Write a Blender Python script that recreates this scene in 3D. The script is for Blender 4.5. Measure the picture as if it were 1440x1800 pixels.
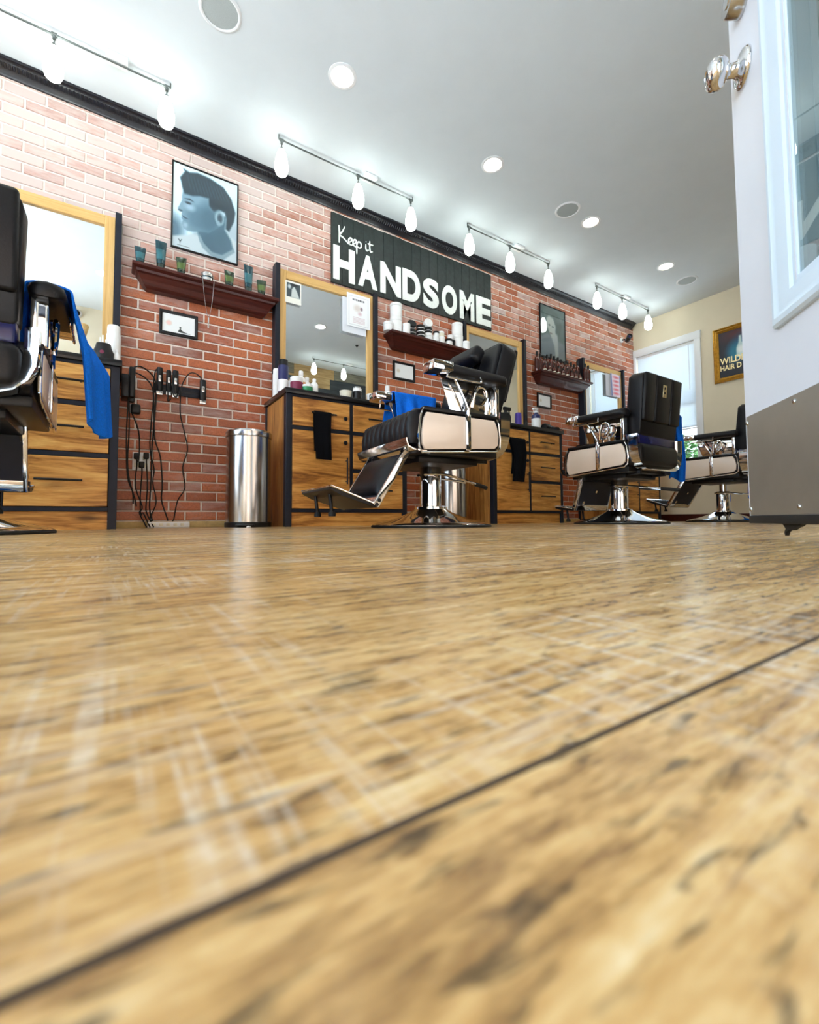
import bpy, bmesh, math, random
import numpy as np
from mathutils import Vector, Matrix
random.seed(7)
for o in list(bpy.data.objects): bpy.data.objects.remove(o, do_unlink=True)
SC = bpy.context.scene
COL = SC.collection
PI = math.pi
def srgb(r, g, b):
    f = lambda c: (c/255/12.92) if c/255 <= 0.04045 else ((c/255+0.055)/1.055)**2.4
    return (f(r), f(g), f(b), 1.0)

# ------------------------------------------------------------------ camera
D = 3.4606            # distance of the brick wall
YAW, PITCH, ROLL, CAM_H = math.radians(33.5005), math.radians(2.775), math.radians(-0.4055), 0.0385
fw = Vector((math.sin(YAW)*math.cos(PITCH), math.cos(YAW)*math.cos(PITCH), math.sin(PITCH)))
rt = Vector((math.cos(YAW), -math.sin(YAW), 0)); up = rt.cross(fw)
r2 = rt*math.cos(ROLL)+up*math.sin(ROLL); u2 = -rt*math.sin(ROLL)+up*math.cos(ROLL)
cam = bpy.data.cameras.new('camera'); co = bpy.data.objects.new('camera', cam); COL.objects.link(co)
M = Matrix((r2, u2, -fw)).transposed().to_4x4(); M.translation = (0, 0, CAM_H); co.matrix_world = M
FPX, CY = 791.0, 876.05
cam.sensor_fit = 'HORIZONTAL'; cam.sensor_width = 36; cam.lens = FPX*36/1440
cam.shift_y = -(900-CY)/1440
cam.clip_start = 0.005; cam.clip_end = 200
cam.dof.use_dof = True; cam.dof.focus_distance = 2.4; cam.dof.aperture_fstop = 15
SC.camera = co
def project(x, y, z):
    q = Vector((x, y, z-CAM_H)); d = q.dot(fw)
    return 720+FPX*q.dot(r2)/d, CY-FPX*q.dot(u2)/d, d

# ------------------------------------------------------------------ world and exposure
W = bpy.data.worlds.new('world'); SC.world = W; W.use_nodes = True
nt = W.node_tree; bg = nt.nodes['Background']
tc = nt.nodes.new('ShaderNodeTexCoord'); sp = nt.nodes.new('ShaderNodeSeparateXYZ'); rp = nt.nodes.new('ShaderNodeValToRGB')
nt.links.new(tc.outputs['Generated'], sp.inputs[0]); nt.links.new(sp.outputs['Z'], rp.inputs[0]); nt.links.new(rp.outputs[0], bg.inputs[0])
rp.color_ramp.elements[0].position = 0.0; rp.color_ramp.elements[0].color = (0.86, 0.94, 1.0, 1)
rp.color_ramp.elements[1].position = 0.8; rp.color_ramp.elements[1].color = (0.50, 0.74, 1.0, 1)
bg.inputs[1].default_value = 3.0
SC.view_settings.view_transform = 'Standard'; SC.view_settings.look = 'None'
SC.view_settings.gamma = 1.0; SC.view_settings.use_curve_mapping = False
SC.view_settings.exposure = 1.2
sun = bpy.data.lights.new('sun', 'SUN'); sun.energy = 18.0; sun.angle = 0.01; sun.color = (1.0, 0.96, 0.9)
suno = bpy.data.objects.new('sun', sun); COL.objects.link(suno); suno.rotation_euler = Vector((0.30, -0.35, -1.0)).to_track_quat('-Z', 'Y').to_euler()
def area(name, loc, direction, sx, sy, power, color):
    l = bpy.data.lights.new(name, 'AREA'); l.shape = 'RECTANGLE'; l.size = sx; l.size_y = sy; l.energy = power; l.color = color
    o = bpy.data.objects.new(name, l); COL.objects.link(o); o.location = loc
    o.rotation_euler = Vector(direction).to_track_quat('-Z', 'Y').to_euler(); o.visible_camera = True
    l.cycles.is_portal = True
    return o
# sky portals in the openings, two of them added windows (they only guide the sky's own light indoors)
area('portal_doorway', (-0.11, -0.30, 1.05), (0, 1, 0), 0.94, 2.1, 1, (1, 1, 1))
area('portal_shop_window', (-2.02, 1.55, 1.5), (1, 0, 0), 2.5, 2.0, 1, (1, 1, 1))
area('portal_added_front_window', (-1.325, -0.30, 1.37), (0, 1, 0), 1.1, 2.0, 1, (1, 1, 1))
area('portal_added_board_wall_window', (1.75, -0.80, 0.935), (0, 1, 0), 1.9, 1.4, 1, (1, 1, 1))
area('portal_side_window', (6.22, 3.04, 1.45), (-1, 0, 0), 0.8, 1.5, 1, (1, 1, 1))

# ------------------------------------------------------------------ materials
MATS = {}
def nodes(name):
    m = bpy.data.materials.new(name); m.use_nodes = True
    return m, m.node_tree, m.node_tree.nodes['Principled BSDF']
def N(nt, t, **kw):
    n = nt.nodes.new(t)
    for k, v in kw.items(): setattr(n, k, v)
    return n
def setin(n, **kw):
    for k, v in kw.items(): n.inputs[k].default_value = v
def ramp(nt, src, stops):
    r = N(nt, 'ShaderNodeValToRGB'); nt.links.new(src, r.inputs[0])
    e = r.color_ramp.elements
    while len(e) < len(stops): e.new(0.5)
    for i, (p, c) in enumerate(stops): e[i].position = p; e[i].color = c if len(c) == 4 else (*c, 1)
    return r
def noise(nt, vec, scale, detail=3, rough=0.55, mapscale=None, dist=0.0):
    if mapscale:
        mp = N(nt, 'ShaderNodeMapping'); mp.inputs['Scale'].default_value = mapscale
        nt.links.new(vec, mp.inputs[0]); vec = mp.outputs[0]
    n = N(nt, 'ShaderNodeTexNoise'); nt.links.new(vec, n.inputs['Vector'])
    setin(n, Scale=scale, Detail=detail, Roughness=rough, Distortion=dist)
    return n.outputs['Fac']
def mix(nt, fac, a, b, blend='MIX'):
    m = N(nt, 'ShaderNodeMix', data_type='RGBA', blend_type=blend)
    for s, v in ((m.inputs[0], fac), (m.inputs[6], a), (m.inputs[7], b)):
        if hasattr(v, 'is_linked') or hasattr(v, 'links'): nt.links.new(v, s)
        else: s.default_value = v
    return m.outputs[2]
def mth(nt, op, a, b=0.0, c=None, clamp=False):
    m = N(nt, 'ShaderNodeMath', operation=op, use_clamp=clamp)
    for s, v in zip(m.inputs, (a, b) if c is None else (a, b, c)):
        if hasattr(v, 'links'): nt.links.new(v, s)
        else: s.default_value = v
    return m.outputs[0]
def bump(nt, bs, h, strength=0.3, dist=0.01):
    b = N(nt, 'ShaderNodeBump'); setin(b, Strength=strength, Distance=dist)
    nt.links.new(h, b.inputs['Height']); nt.links.new(b.outputs[0], bs.inputs['Normal'])
def plain(name, rgb, rough=0.5, metal=0.0, vary=0.06, scale=30, bmp=0.0, spec=0.5, coat=0.0):
    """plain procedural paint / metal / plastic with slight mottling"""
    m, nt, b = nodes(name)
    c = srgb(*rgb)
    pos = N(nt, 'ShaderNodeTexCoord').outputs['Object']
    f = noise(nt, pos, scale)
    lo = tuple(x*(1-vary) for x in c[:3])+(1,); hi = tuple(min(1, x*(1+vary)) for x in c[:3])+(1,)
    r = ramp(nt, f, [(0.3, lo), (0.7, hi)])
    nt.links.new(r.outputs[0], b.inputs['Base Color'])
    setin(b, Roughness=rough, Metallic=metal)
    b.inputs['Specular IOR Level'].default_value = spec
    b.inputs['Coat Weight'].default_value = coat
    if bmp: bump(nt, b, f, bmp, 0.004)
    MATS[name] = m
    return m
def emit(name, rgb, s):
    m, nt, b = nodes(name)
    c = srgb(*rgb); b.inputs['Base Color'].default_value = c
    b.inputs['Emission Color'].default_value = c; b.inputs['Emission Strength'].default_value = s
    MATS[name] = m; return m
def pane(name, tint, refl_ior=1.5, rough=0.0, base=0.0):
    """thin window glass: see-through, with a Fresnel reflection"""
    m = bpy.data.materials.new(name); m.use_nodes = True; nt = m.node_tree
    nt.nodes.remove(nt.nodes['Principled BSDF'])
    out = nt.nodes['Material Output']
    t = N(nt, 'ShaderNodeBsdfTransparent'); t.inputs[0].default_value = (*tint, 1)
    g = N(nt, 'ShaderNodeBsdfGlossy'); g.inputs['Roughness'].default_value = rough
    fr = N(nt, 'ShaderNodeFresnel'); bf = N(nt, 'ShaderNodeNewGeometry').outputs['Backfacing']
    nt.links.new(mth(nt, 'MULTIPLY_ADD', bf, 1.0/refl_ior-refl_ior, refl_ior), fr.inputs[0])
    fac = mth(nt, 'MULTIPLY_ADD', fr.outputs[0], 1.0-base, base, True)
    x = N(nt, 'ShaderNodeMixShader'); nt.links.new(fac, x.inputs[0]); nt.links.new(t.outputs[0], x.inputs[1]); nt.links.new(g.outputs[0], x.inputs[2])
    nt.links.new(x.outputs[0], out.inputs[0]); MATS[name] = m; return m
def wood(name, stops, along='X', stretch=14, scale=2.2, rough=0.45, knots=True, spec=0.4, objrand=True):
    m, nt, b = nodes(name)
    pos = N(nt, 'ShaderNodeNewGeometry').outputs['Position']
    if objrand:
        oi = N(nt, 'ShaderNodeObjectInfo').outputs['Random']
        cb = N(nt, 'ShaderNodeCombineXYZ')
        for i, k in enumerate((17.0, 9.0, 23.0)): nt.links.new(mth(nt, 'MULTIPLY', oi, k), cb.inputs[i])
        va = N(nt, 'ShaderNodeVectorMath', operation='ADD'); nt.links.new(pos, va.inputs[0]); nt.links.new(cb.outputs[0], va.inputs[1]); pos = va.outputs[0]
    ms = {'X': (1, stretch, stretch), 'Y': (stretch, 1, stretch), 'Z': (stretch, stretch, 1)}[along]
    warp = noise(nt, pos, 2.5, 2)
    f = noise(nt, pos, scale, 5, 0.6, ms, 1.2)
    f2 = noise(nt, pos, scale*5, 4, 0.6, tuple(1 if v == 1 else v*1.6 for v in ms))
    s = mth(nt, 'ADD', mth(nt, 'MULTIPLY', f, 0.62), mth(nt, 'ADD', mth(nt, 'MULTIPLY', f2, 0.22), mth(nt, 'MULTIPLY', warp, 0.16)))
    r = ramp(nt, s, stops); col = r.outputs[0]
    if knots:
        ks = tuple(2.2 if v == 1 else 5.5 for v in ms)
        mp = N(nt, 'ShaderNodeMapping'); mp.inputs['Scale'].default_value = ks; nt.links.new(pos, mp.inputs[0])
        v = N(nt, 'ShaderNodeTexVoronoi'); nt.links.new(mp.outputs[0], v.inputs['Vector']); v.inputs['Scale'].default_value = 1.0
        kr = ramp(nt, v.outputs['Distance'], [(0.06, (0.20, 0.20, 0.20)), (0.11, (0.65, 0.65, 0.65)), (0.17, (1, 1, 1))])
        col = mix(nt, 0.75, col, kr.outputs[0], 'MULTIPLY')
    nt.links.new(col, b.inputs['Base Color']); setin(b, Roughness=rough)
    b.inputs['Specular IOR Level'].default_value = spec
    bump(nt, b, f2, 0.12, 0.003)
    MATS[name] = m; return m

plain('ceiling_paint', (222, 229, 233), 0.85, vary=0.015, scale=6, spec=0.2)
plain('cream_paint', (226, 214, 188), 0.8, vary=0.02, scale=4, spec=0.2)
plain('white_paint', (238, 240, 242), 0.35, vary=0.015, scale=8)
plain('door_moulding_blue_reflection', (206, 222, 236), 0.5, vary=0.02, scale=5, spec=0.3)  # white paint with the blue reflection tinted into its colour
plain('door_paint', (214, 219, 229), 0.45, vary=0.02, scale=5)
plain('black_moulding', (15, 15, 25), 0.32, vary=0.2, scale=60, spec=0.6)
plain('black_laminate', (24, 28, 40), 0.45, vary=0.12, scale=25, spec=0.3)
plain('black_counter', (16, 17, 22), 0.25, vary=0.2, scale=40)
plain('black_vinyl', (11, 12, 18), 0.40, vary=0.15, scale=120, bmp=0.15, spec=0.3)
plain('black_plastic', (13, 13, 17), 0.38, vary=0.15, spec=0.35)
plain('black_rubber', (18, 18, 18), 0.7, vary=0.2)
plain('dark_iron', (30, 30, 34), 0.35, 0.4, vary=0.2)
plain('black_cloth', (12, 13, 18), 0.9, vary=0.3, scale=200, bmp=0.5, spec=0.1)
plain('blue_cloth', (22, 112, 226), 0.9, vary=0.15, scale=180, bmp=0.5, spec=0.1)
plain('blue_vinyl', (12, 18, 76), 0.25, vary=0.15)
plain('cream_panel', (236, 220, 205), 0.25, vary=0.02, scale=10, coat=0.3)
plain('chrome', (226, 226, 228), 0.06, 1.0, vary=0.01)
plain('satin_steel', (196, 196, 196), 0.2, 1.0, vary=0.03)
plain('brass_plate', (214, 196, 150), 0.3, 1.0, vary=0.05)
plain('kick_metal', (176, 178, 172), 0.38, 0.85, vary=0.05, scale=14)
plain('track_metal', (120, 126, 124), 0.35, 0.9, vary=0.1)
plain('white_plastic', (240, 240, 240), 0.35, vary=0.02)
plain('speaker_grille', (176, 184, 184), 0.7, vary=0.12, scale=400)
plain('navy_plastic', (26, 34, 92), 0.3)
plain('purple_plastic', (70, 46, 150), 0.3)
plain('teal_plastic', (18, 58, 68), 0.2)
plain('teal_label', (38, 98, 108), 0.3)
plain('olive_label', (78, 100, 44), 0.3)
plain('green_plastic', (34, 54, 34), 0.2)
plain('dark_green_cap', (20, 40, 34), 0.25)
plain('orange_label', (236, 160, 96), 0.5)
plain('plum_label', (122, 28, 66), 0.5)
plain('green_label', (40, 140, 90), 0.5)
plain('cream_plastic', (232, 226, 206), 0.4)
plain('amber_label', (66, 20, 14), 0.4)
plain('amber_glass', (84, 26, 14), 0.08, vary=0.25, scale=20, spec=0.8)
plain('bristle', (220, 186, 126), 0.9, vary=0.25, scale=200)
plain('letter_white', (240, 244, 238), 0.6, vary=0.05, scale=50)
plain('sign_black', (32, 40, 38), 0.6, vary=0.35, scale=30, bmp=0.3)
plain('gold_frame', (190, 140, 50), 0.35, 0.7, vary=0.25, scale=40)
plain('mortar', (228, 218, 208), 0.9, vary=0.08, scale=60)
plain('strip_wood', (196, 170, 112), 0.6, vary=0.15)
plain('gap_dark', (74, 60, 46), 0.9, vary=0.2)
plain('pavement', (186, 190, 192), 0.9, vary=0.1, scale=4)
m, nt_, b_ = nodes('blind_slat'); b_.inputs['Base Color'].default_value = srgb(236, 241, 244); setin(b_, Roughness=0.5)
tl_ = nt_.nodes.new('ShaderNodeBsdfTranslucent'); tl_.inputs[0].default_value = srgb(236, 241, 244); mx_ = nt_.nodes.new('ShaderNodeMixShader'); mx_.inputs[0].default_value = 0.12
nt_.links.new(b_.outputs[0], mx_.inputs[1]); nt_.links.new(tl_.outputs[0], mx_.inputs[2]); nt_.links.new(mx_.outputs[0], nt_.nodes['Material Output'].inputs[0]); MATS['blind_slat'] = m
plain('leaf_green', (58, 104, 46), 0.6, vary=0.4, scale=3)
plain('bark', (96, 76, 58), 0.9, vary=0.3)
plain('silver_cord', (214, 214, 214), 0.25, 1.0)
emit('bulb_glass', (244, 255, 248), 5.5)
emit('recessed_lens', (255, 240, 214), 20.0)
pane('window_pane', (0.95, 0.98, 1.0))
pane('door_glass', (0.62, 0.70, 0.70), 1.9)
pane('print_glass', (0.97, 0.97, 0.97), 1.5)
m, nt_, b_ = nodes('mirror_glass'); setin(b_, Metallic=1.0, Roughness=0.0); b_.inputs['Base Color'].default_value = (0.86, 0.89, 0.90, 1); MATS['mirror_glass'] = m
wood('acacia', [(0.34, srgb(92, 50, 18)), (0.43, srgb(160, 102, 42)), (0.53, srgb(208, 146, 70)), (0.66, srgb(232, 180, 102))], 'X', 9, 1.7, 0.42)
wood('acacia_upright', [(0.32, srgb(96, 56, 24)), (0.44, srgb(150, 98, 46)), (0.55, srgb(188, 132, 68)), (0.68, srgb(214, 164, 92))], 'Z', 13, 2.0, 0.42)
wood('pine_x', [(0.30, srgb(186, 140, 78)), (0.50, srgb(214, 172, 106)), (0.70, srgb(232, 196, 134))], 'X', 16, 1.8, 0.5)
wood('pine_z', [(0.30, srgb(186, 140, 78)), (0.50, srgb(214, 172, 106)), (0.70, srgb(232, 196, 134))], 'Z', 16, 1.8, 0.5)
wood('mahogany', [(0.30, srgb(40, 12, 10)), (0.50, srgb(66, 22, 16)), (0.70, srgb(92, 36, 24))], 'X', 16, 2.5, 0.35, False)
wood('barn_tan', [(0.30, srgb(120, 92, 56)), (0.50, srgb(172, 140, 92)), (0.70, srgb(204, 176, 126))], 'X', 12, 2.0, 0.6)
wood('barn_grey', [(0.30, srgb(70, 68, 58)), (0.50, srgb(112, 108, 92)), (0.70, srgb(148, 140, 118))], 'X', 12, 2.0, 0.6)
wood('barn_dark', [(0.30, srgb(26, 30, 34)), (0.50, srgb(44, 50, 54)), (0.70, srgb(66, 70, 72))], 'X', 12, 2.0, 0.6)

def floor_material():
    m, nt, b = nodes('oak_floor')
    pos = N(nt, 'ShaderNodeNewGeometry').outputs['Position']
    oi = N(nt, 'ShaderNodeObjectInfo').outputs['Random']
    cb = N(nt, 'ShaderNodeCombineXYZ')
    nt.links.new(mth(nt, 'MULTIPLY', oi, 31.0), cb.inputs[0]); nt.links.new(mth(nt, 'MULTIPLY', oi, 7.0), cb.inputs[2])
    va = N(nt, 'ShaderNodeVectorMath', operation='ADD'); nt.links.new(pos, va.inputs[0]); nt.links.new(cb.outputs[0], va.inputs[1]); p = va.outputs[0]
    g1 = noise(nt, p, 1.0, 5, 0.6, (9, 85, 9), 0.8)           # broad grain along the plank
    g2 = noise(nt, p, 1.0, 4, 0.65, (70, 620, 70), 0.4)       # fine grain
    g3 = noise(nt, p, 1.0, 2, 0.5, (3, 12, 3))
    g4 = noise(nt, p, 1.0, 4, 0.6, (24, 170, 40), 0.5)        # centimetre blotches
    g5 = noise(nt, p, 1.0, 3, 0.6, (120, 340, 80), 0.6)
    s = mth(nt, 'ADD', mth(nt, 'MULTIPLY', mth(nt, 'SUBTRACT', g5, 0.5), 0.22), mth(nt, 'ADD', mth(nt, 'MULTIPLY', g1, 0.36), mth(nt, 'ADD', mth(nt, 'MULTIPLY', g2, 0.26), mth(nt, 'ADD', mth(nt, 'MULTIPLY', g3, 0.12), mth(nt, 'MULTIPLY', g4, 0.26)))))
    r = ramp(nt, s, [(0.34, srgb(88, 66, 42)), (0.42, srgb(150, 114, 70)), (0.49, srgb(194, 154, 98)), (0.56, srgb(212, 178, 124)), (0.67, srgb(226, 206, 166))])
    tint = ramp(nt, oi, [(0.0, (0.86, 0.84, 0.80)), (0.5, (1.0, 0.98, 0.94)), (1.0, (1.06, 1.0, 0.92))])
    col = mix(nt, 1.0, r.outputs[0], tint.outputs[0], 'MULTIPLY')
    # dark pores and knots
    po = noise(nt, p, 1.0, 3, 0.6, (60, 330, 60), 0.5)
    pr = ramp(nt, po, [(0.55, (0, 0, 0)), (0.67, (1, 1, 1))])
    col = mix(nt, mth(nt, 'MULTIPLY', pr.outputs[0], 0.8), col, srgb(58, 46, 32))
    # pale saw marks across and along the boards, in patches, broken up by the grain
    brk = ramp(nt, noise(nt, p, 1.0, 3, 0.6, (120, 260, 60)), [(0.34, (0.25, 0.25, 0.25)), (0.60, (1, 1, 1))])
    sw = noise(nt, p, 1.0, 3, 0.55, (250, 11, 20), 0.25)
    sr = ramp(nt, sw, [(0.50, (0, 0, 0)), (0.66, (1, 1, 1))])
    sl = noise(nt, p, 1.0, 3, 0.55, (16, 330, 20), 0.2)
    lr = ramp(nt, sl, [(0.52, (0, 0, 0)), (0.68, (1, 1, 1))])
    pm = noise(nt, p, 6.0, 3)
    pmr = ramp(nt, pm, [(0.40, (0, 0, 0)), (0.62, (1, 1, 1))])
    marks = mth(nt, 'MULTIPLY', mth(nt, 'MAXIMUM', sr.outputs[0], mth(nt, 'MULTIPLY', lr.outputs[0], 0.8)), mth(nt, 'MULTIPLY', pmr.outputs[0], brk.outputs[0]))
    col = mix(nt, mth(nt, 'MULTIPLY', marks, 0.8), col, srgb(224, 214, 198))
    nt.links.new(col, b.inputs['Base Color'])
    rr = mth(nt, 'MULTIPLY_ADD', g1, 0.24, 0.12)
    nt.links.new(rr, b.inputs['Roughness'])
    b.inputs['Specular IOR Level'].default_value = 0.3
    hh = mth(nt, 'SUBTRACT', mth(nt, 'MULTIPLY', g2, 0.5), mth(nt, 'ADD', mth(nt, 'MULTIPLY', pr.outputs[0], 0.5), mth(nt, 'MULTIPLY', marks, 0.3)))
    bump(nt, b, hh, 0.15, 0.0004)
    MATS['oak_floor'] = m
floor_material()

def brick_material():
    m, nt, b = nodes('brick_face')
    pos = N(nt, 'ShaderNodeNewGeometry').outputs['Position']
    s = N(nt, 'ShaderNodeSeparateXYZ'); nt.links.new(pos, s.inputs[0])
    row = mth(nt, 'FLOOR', mth(nt, 'DIVIDE', mth(nt, 'SUBTRACT', s.outputs[2], 0.1119), 0.0676))
    par = mth(nt, 'MODULO', mth(nt, 'ADD', row, 100.0), 2.0)
    xo = mth(nt, 'SUBTRACT', mth(nt, 'SUBTRACT', s.outputs[0], 0.4228), mth(nt, 'MULTIPLY', mth(nt, 'SUBTRACT', 1.0, par), 0.1016))
    cl = mth(nt, 'FLOOR', mth(nt, 'DIVIDE', xo, 0.2032))
    cb = N(nt, 'ShaderNodeCombineXYZ'); nt.links.new(cl, cb.inputs[0]); nt.links.new(row, cb.inputs[1])
    wn = N(nt, 'ShaderNodeTexWhiteNoise', noise_dimensions='2D'); nt.links.new(cb.outputs[0], wn.inputs['Vector'])
    rnd = wn.outputs['Value']
    base = ramp(nt, rnd, [(0.0, srgb(156, 84, 52)), (0.3, srgb(182, 98, 58)), (0.6, srgb(194, 112, 70)), (0.85, srgb(172, 92, 60)), (1.0, srgb(138, 80, 62))])
    sp_ = noise(nt, pos, 90, 4, 0.7)
    spr = ramp(nt, sp_, [(0.35, (0.62, 0.60, 0.60)), (0.6, (1.08, 1.05, 1.02))])
    col = mix(nt, 0.7, base.outputs[0], spr.outputs[0], 'MULTIPLY')
    # ceiling reflection painted in: paler high on the near panels, patchy elsewhere
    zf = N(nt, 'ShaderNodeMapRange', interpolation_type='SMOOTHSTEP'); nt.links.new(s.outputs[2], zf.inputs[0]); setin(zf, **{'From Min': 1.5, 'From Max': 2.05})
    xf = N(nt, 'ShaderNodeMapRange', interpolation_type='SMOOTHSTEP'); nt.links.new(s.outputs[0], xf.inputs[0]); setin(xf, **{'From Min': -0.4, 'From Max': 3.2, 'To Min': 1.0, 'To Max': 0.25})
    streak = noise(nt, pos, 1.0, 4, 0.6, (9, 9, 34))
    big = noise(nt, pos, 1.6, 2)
    sheen_w = mth(nt, 'MULTIPLY', zf.outputs[0], xf.outputs[0])
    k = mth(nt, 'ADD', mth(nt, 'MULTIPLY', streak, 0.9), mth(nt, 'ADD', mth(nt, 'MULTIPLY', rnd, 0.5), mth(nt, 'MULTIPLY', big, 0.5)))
    k = mth(nt, 'ADD', mth(nt, 'SUBTRACT', k, 1.02), mth(nt, 'MULTIPLY', sheen_w, 0.80))
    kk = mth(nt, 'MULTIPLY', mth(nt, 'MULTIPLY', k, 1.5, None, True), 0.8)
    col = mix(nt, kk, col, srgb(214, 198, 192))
    nt.links.new(col, b.inputs['Base Color']); setin(b, Roughness=0.42)
    b.inputs['Specular IOR Level'].default_value = 0.6
    bump(nt, b, sp_, 0.35, 0.002)
    MATS['brick_face'] = m
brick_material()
def print_material():
    m, nt, b = nodes('print_ink')
    a = N(nt, 'ShaderNodeVertexColor', layer_name='Col'); nt.links.new(a.outputs[0], b.inputs['Base Color']); setin(b, Roughness=0.5)
    MATS['print_ink'] = m
print_material()

# ------------------------------------------------------------------ mesh helpers
class MB:
    def __init__(s): s.bm = bmesh.new()
    def _add(s, vs, fs):
        v = [s.bm.verts.new(p) for p in vs]
        for f in fs:
            try: s.bm.faces.new([v[i] for i in f])
            except ValueError: pass
        return v
    def box(s, lo, hi, rot=None, about=None, bev=0.0, seg=2, taper=None):
        x0, y0, z0 = lo; x1, y1, z1 = hi
        vs = [Vector(p) for p in ((x0, y0, z0), (x1, y0, z0), (x1, y1, z0), (x0, y1, z0), (x0, y0, z1), (x1, y0, z1), (x1, y1, z1), (x0, y1, z1))]
        if taper:
            cx, cy = (x0+x1)/2, (y0+y1)/2
            for v in vs[4:]: v.x = cx+(v.x-cx)*taper[0]; v.y = cy+(v.y-cy)*taper[1]
        if rot is not None:
            c = Vector(about) if about else Vector(((x0+x1)/2, (y0+y1)/2, (z0+z1)/2))
            vs = [rot@(v-c)+c for v in vs]
        fs = [(0, 3, 2, 1), (4, 5, 6, 7), (0, 1, 5, 4), (1, 2, 6, 5), (2, 3, 7, 6), (3, 0, 4, 7)]
        v = s._add(vs, fs)
        if bev:
            es = {e for q in v for e in q.link_edges}
            bmesh.ops.bevel(s.bm, geom=list(es), offset=bev, segments=seg, profile=0.5, affect='EDGES', clamp_overlap=True)
        return s
    def ring(s, c, ax, r, n, ref=None):
        ax = Vector(ax).normalized(); a = Vector((0, 0, 1)) if abs(ax.z) < 0.9 else Vector((1, 0, 0))
        if ref is not None: a = Vector(ref)
        u = ax.cross(a).normalized(); w = ax.cross(u)
        return [Vector(c)+u*r*math.cos(2*PI*i/n)+w*r*math.sin(2*PI*i/n) for i in range(n)]
    def loft(s, rings, cap=True):
        n = len(rings[0]); vs = [p for r in rings for p in r]; fs = []
        for k in range(len(rings)-1):
            for i in range(n):
                j = (i+1) % n; fs.append((k*n+i, k*n+j, (k+1)*n+j, (k+1)*n+i))
        if cap: fs.append(tuple(range(n-1, -1, -1))); fs.append(tuple((len(rings)-1)*n+i for i in range(n)))
        s._add(vs, fs); return s
    def cyl(s, p0, p1, r0, r1=None, n=20):
        p0, p1 = Vector(p0), Vector(p1); ax = p1-p0
        return s.loft([s.ring(p0, ax, r0, n), s.ring(p1, ax, r0 if r1 is None else r1, n)])
    def lathe(s, prof, n=28, c=(0, 0, 0), rot=None):
        c = Vector(c); rings = []
        for r, z in prof:
            q = [Vector((max(r, 1e-4)*math.cos(2*PI*i/n), max(r, 1e-4)*math.sin(2*PI*i/n), z)) for i in range(n)]
            if rot is not None: q = [rot@p for p in q]
            rings.append([p+c for p in q])
        return s.loft(rings)
    def tube(s, pts, r, n=8, smooth=4, closed=False):
        P = [Vector(p) for p in pts]
        if smooth > 1 and len(P) > 2:
            Q = []; L = len(P); rng = range(L if closed else L-1)
            for i in rng:
                if closed: a, b, c, d = P[i-1], P[i], P[(i+1) % L], P[(i+2) % L]
                else: a, b, c, d = P[max(i-1, 0)], P[i], P[i+1], P[min(i+2, L-1)]
                for k in range(smooth):
                    t = k/smooth
                    Q.append(0.5*((2*b)+(c-a)*t+(2*a-5*b+4*c-d)*t*t+(-a+3*b-3*c+d)*t**3))
            if not closed: Q.append(P[-1])
            P = Q
        rings = []; u = None; L = len(P)
        for i in range(L):
            if closed: t = P[(i+1) % L]-P[i-1]
            else: t = P[min(i+1, L-1)]-P[max(i-1, 0)]
            t = t.normalized()
            if u is None: u = t.cross(Vector((0, 0, 1)) if abs(t.z) < 0.9 else Vector((1, 0, 0))).normalized()
            else: u = (u-t*u.dot(t)).normalized()
            w = t.cross(u)
            rr = r(i/(L-1)) if callable(r) else r
            rings.append([P[i]+u*rr*math.cos(2*PI*k/n)+w*rr*math.sin(2*PI*k/n) for k in range(n)])
        if closed: rings.append(rings[0]); return s.loft(rings, False)
        return s.loft(rings)
    def prism(s, poly, w0, w1, plane='xz', bev=0.0):
        """poly in the plane, extruded along the third axis from w0 to w1"""
        f = {'xz': lambda a, b, w: (a, w, b), 'xy': lambda a, b, w: (a, b, w), 'yz': lambda a, b, w: (w, a, b)}[plane]
        n = len(poly)
        vs = [f(a, b, w0) for a, b in poly]+[f(a, b, w1) for a, b in poly]
        fs = [tuple(range(n)), tuple(range(2*n-1, n-1, -1))]+[(i, i+n, (i+1) % n+n, (i+1) % n) for i in range(n)]
        v = s._add(vs, fs)
        if bev:
            es = {e for q in v for e in q.link_edges}
            bmesh.ops.bevel(s.bm, geom=list(es), offset=bev, segments=2, profile=0.5, affect='EDGES', clamp_overlap=True)
        return s
    def grid(s, fn, nu, nv):
        vs = [fn(i/nu, j/nv) for j in range(nv+1) for i in range(nu+1)]
        fs = [(j*(nu+1)+i, j*(nu+1)+i+1, (j+1)*(nu+1)+i+1, (j+1)*(nu+1)+i) for j in range(nv) for i in range(nu)]
        s._add(vs, fs); return s
    def sheet(s, fn, nu, nv, th):
        """cloth: a grid given real thickness"""
        P = [[Vector(fn(i/nu, j/nv)) for i in range(nu+1)] for j in range(nv+1)]
        def nrm(j, i):
            a = P[j][min(i+1, nu)]-P[j][max(i-1, 0)]; b = P[min(j+1, nv)][i]-P[max(j-1, 0)][i]
            n = a.cross(b); return n.normalized() if n.length > 1e-9 else Vector((0, 1, 0))
        A = [P[j][i]+nrm(j, i)*th/2 for j in range(nv+1) for i in range(nu+1)]
        B = [P[j][i]-nrm(j, i)*th/2 for j in range(nv+1) for i in range(nu+1)]
        o = len(A); id_ = lambda j, i: j*(nu+1)+i
        fs = []
        for j in range(nv):
            for i in range(nu):
                q = (id_(j, i), id_(j, i+1), id_(j+1, i+1), id_(j+1, i)); fs.append(q); fs.append(tuple(o+k for k in reversed(q)))
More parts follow.
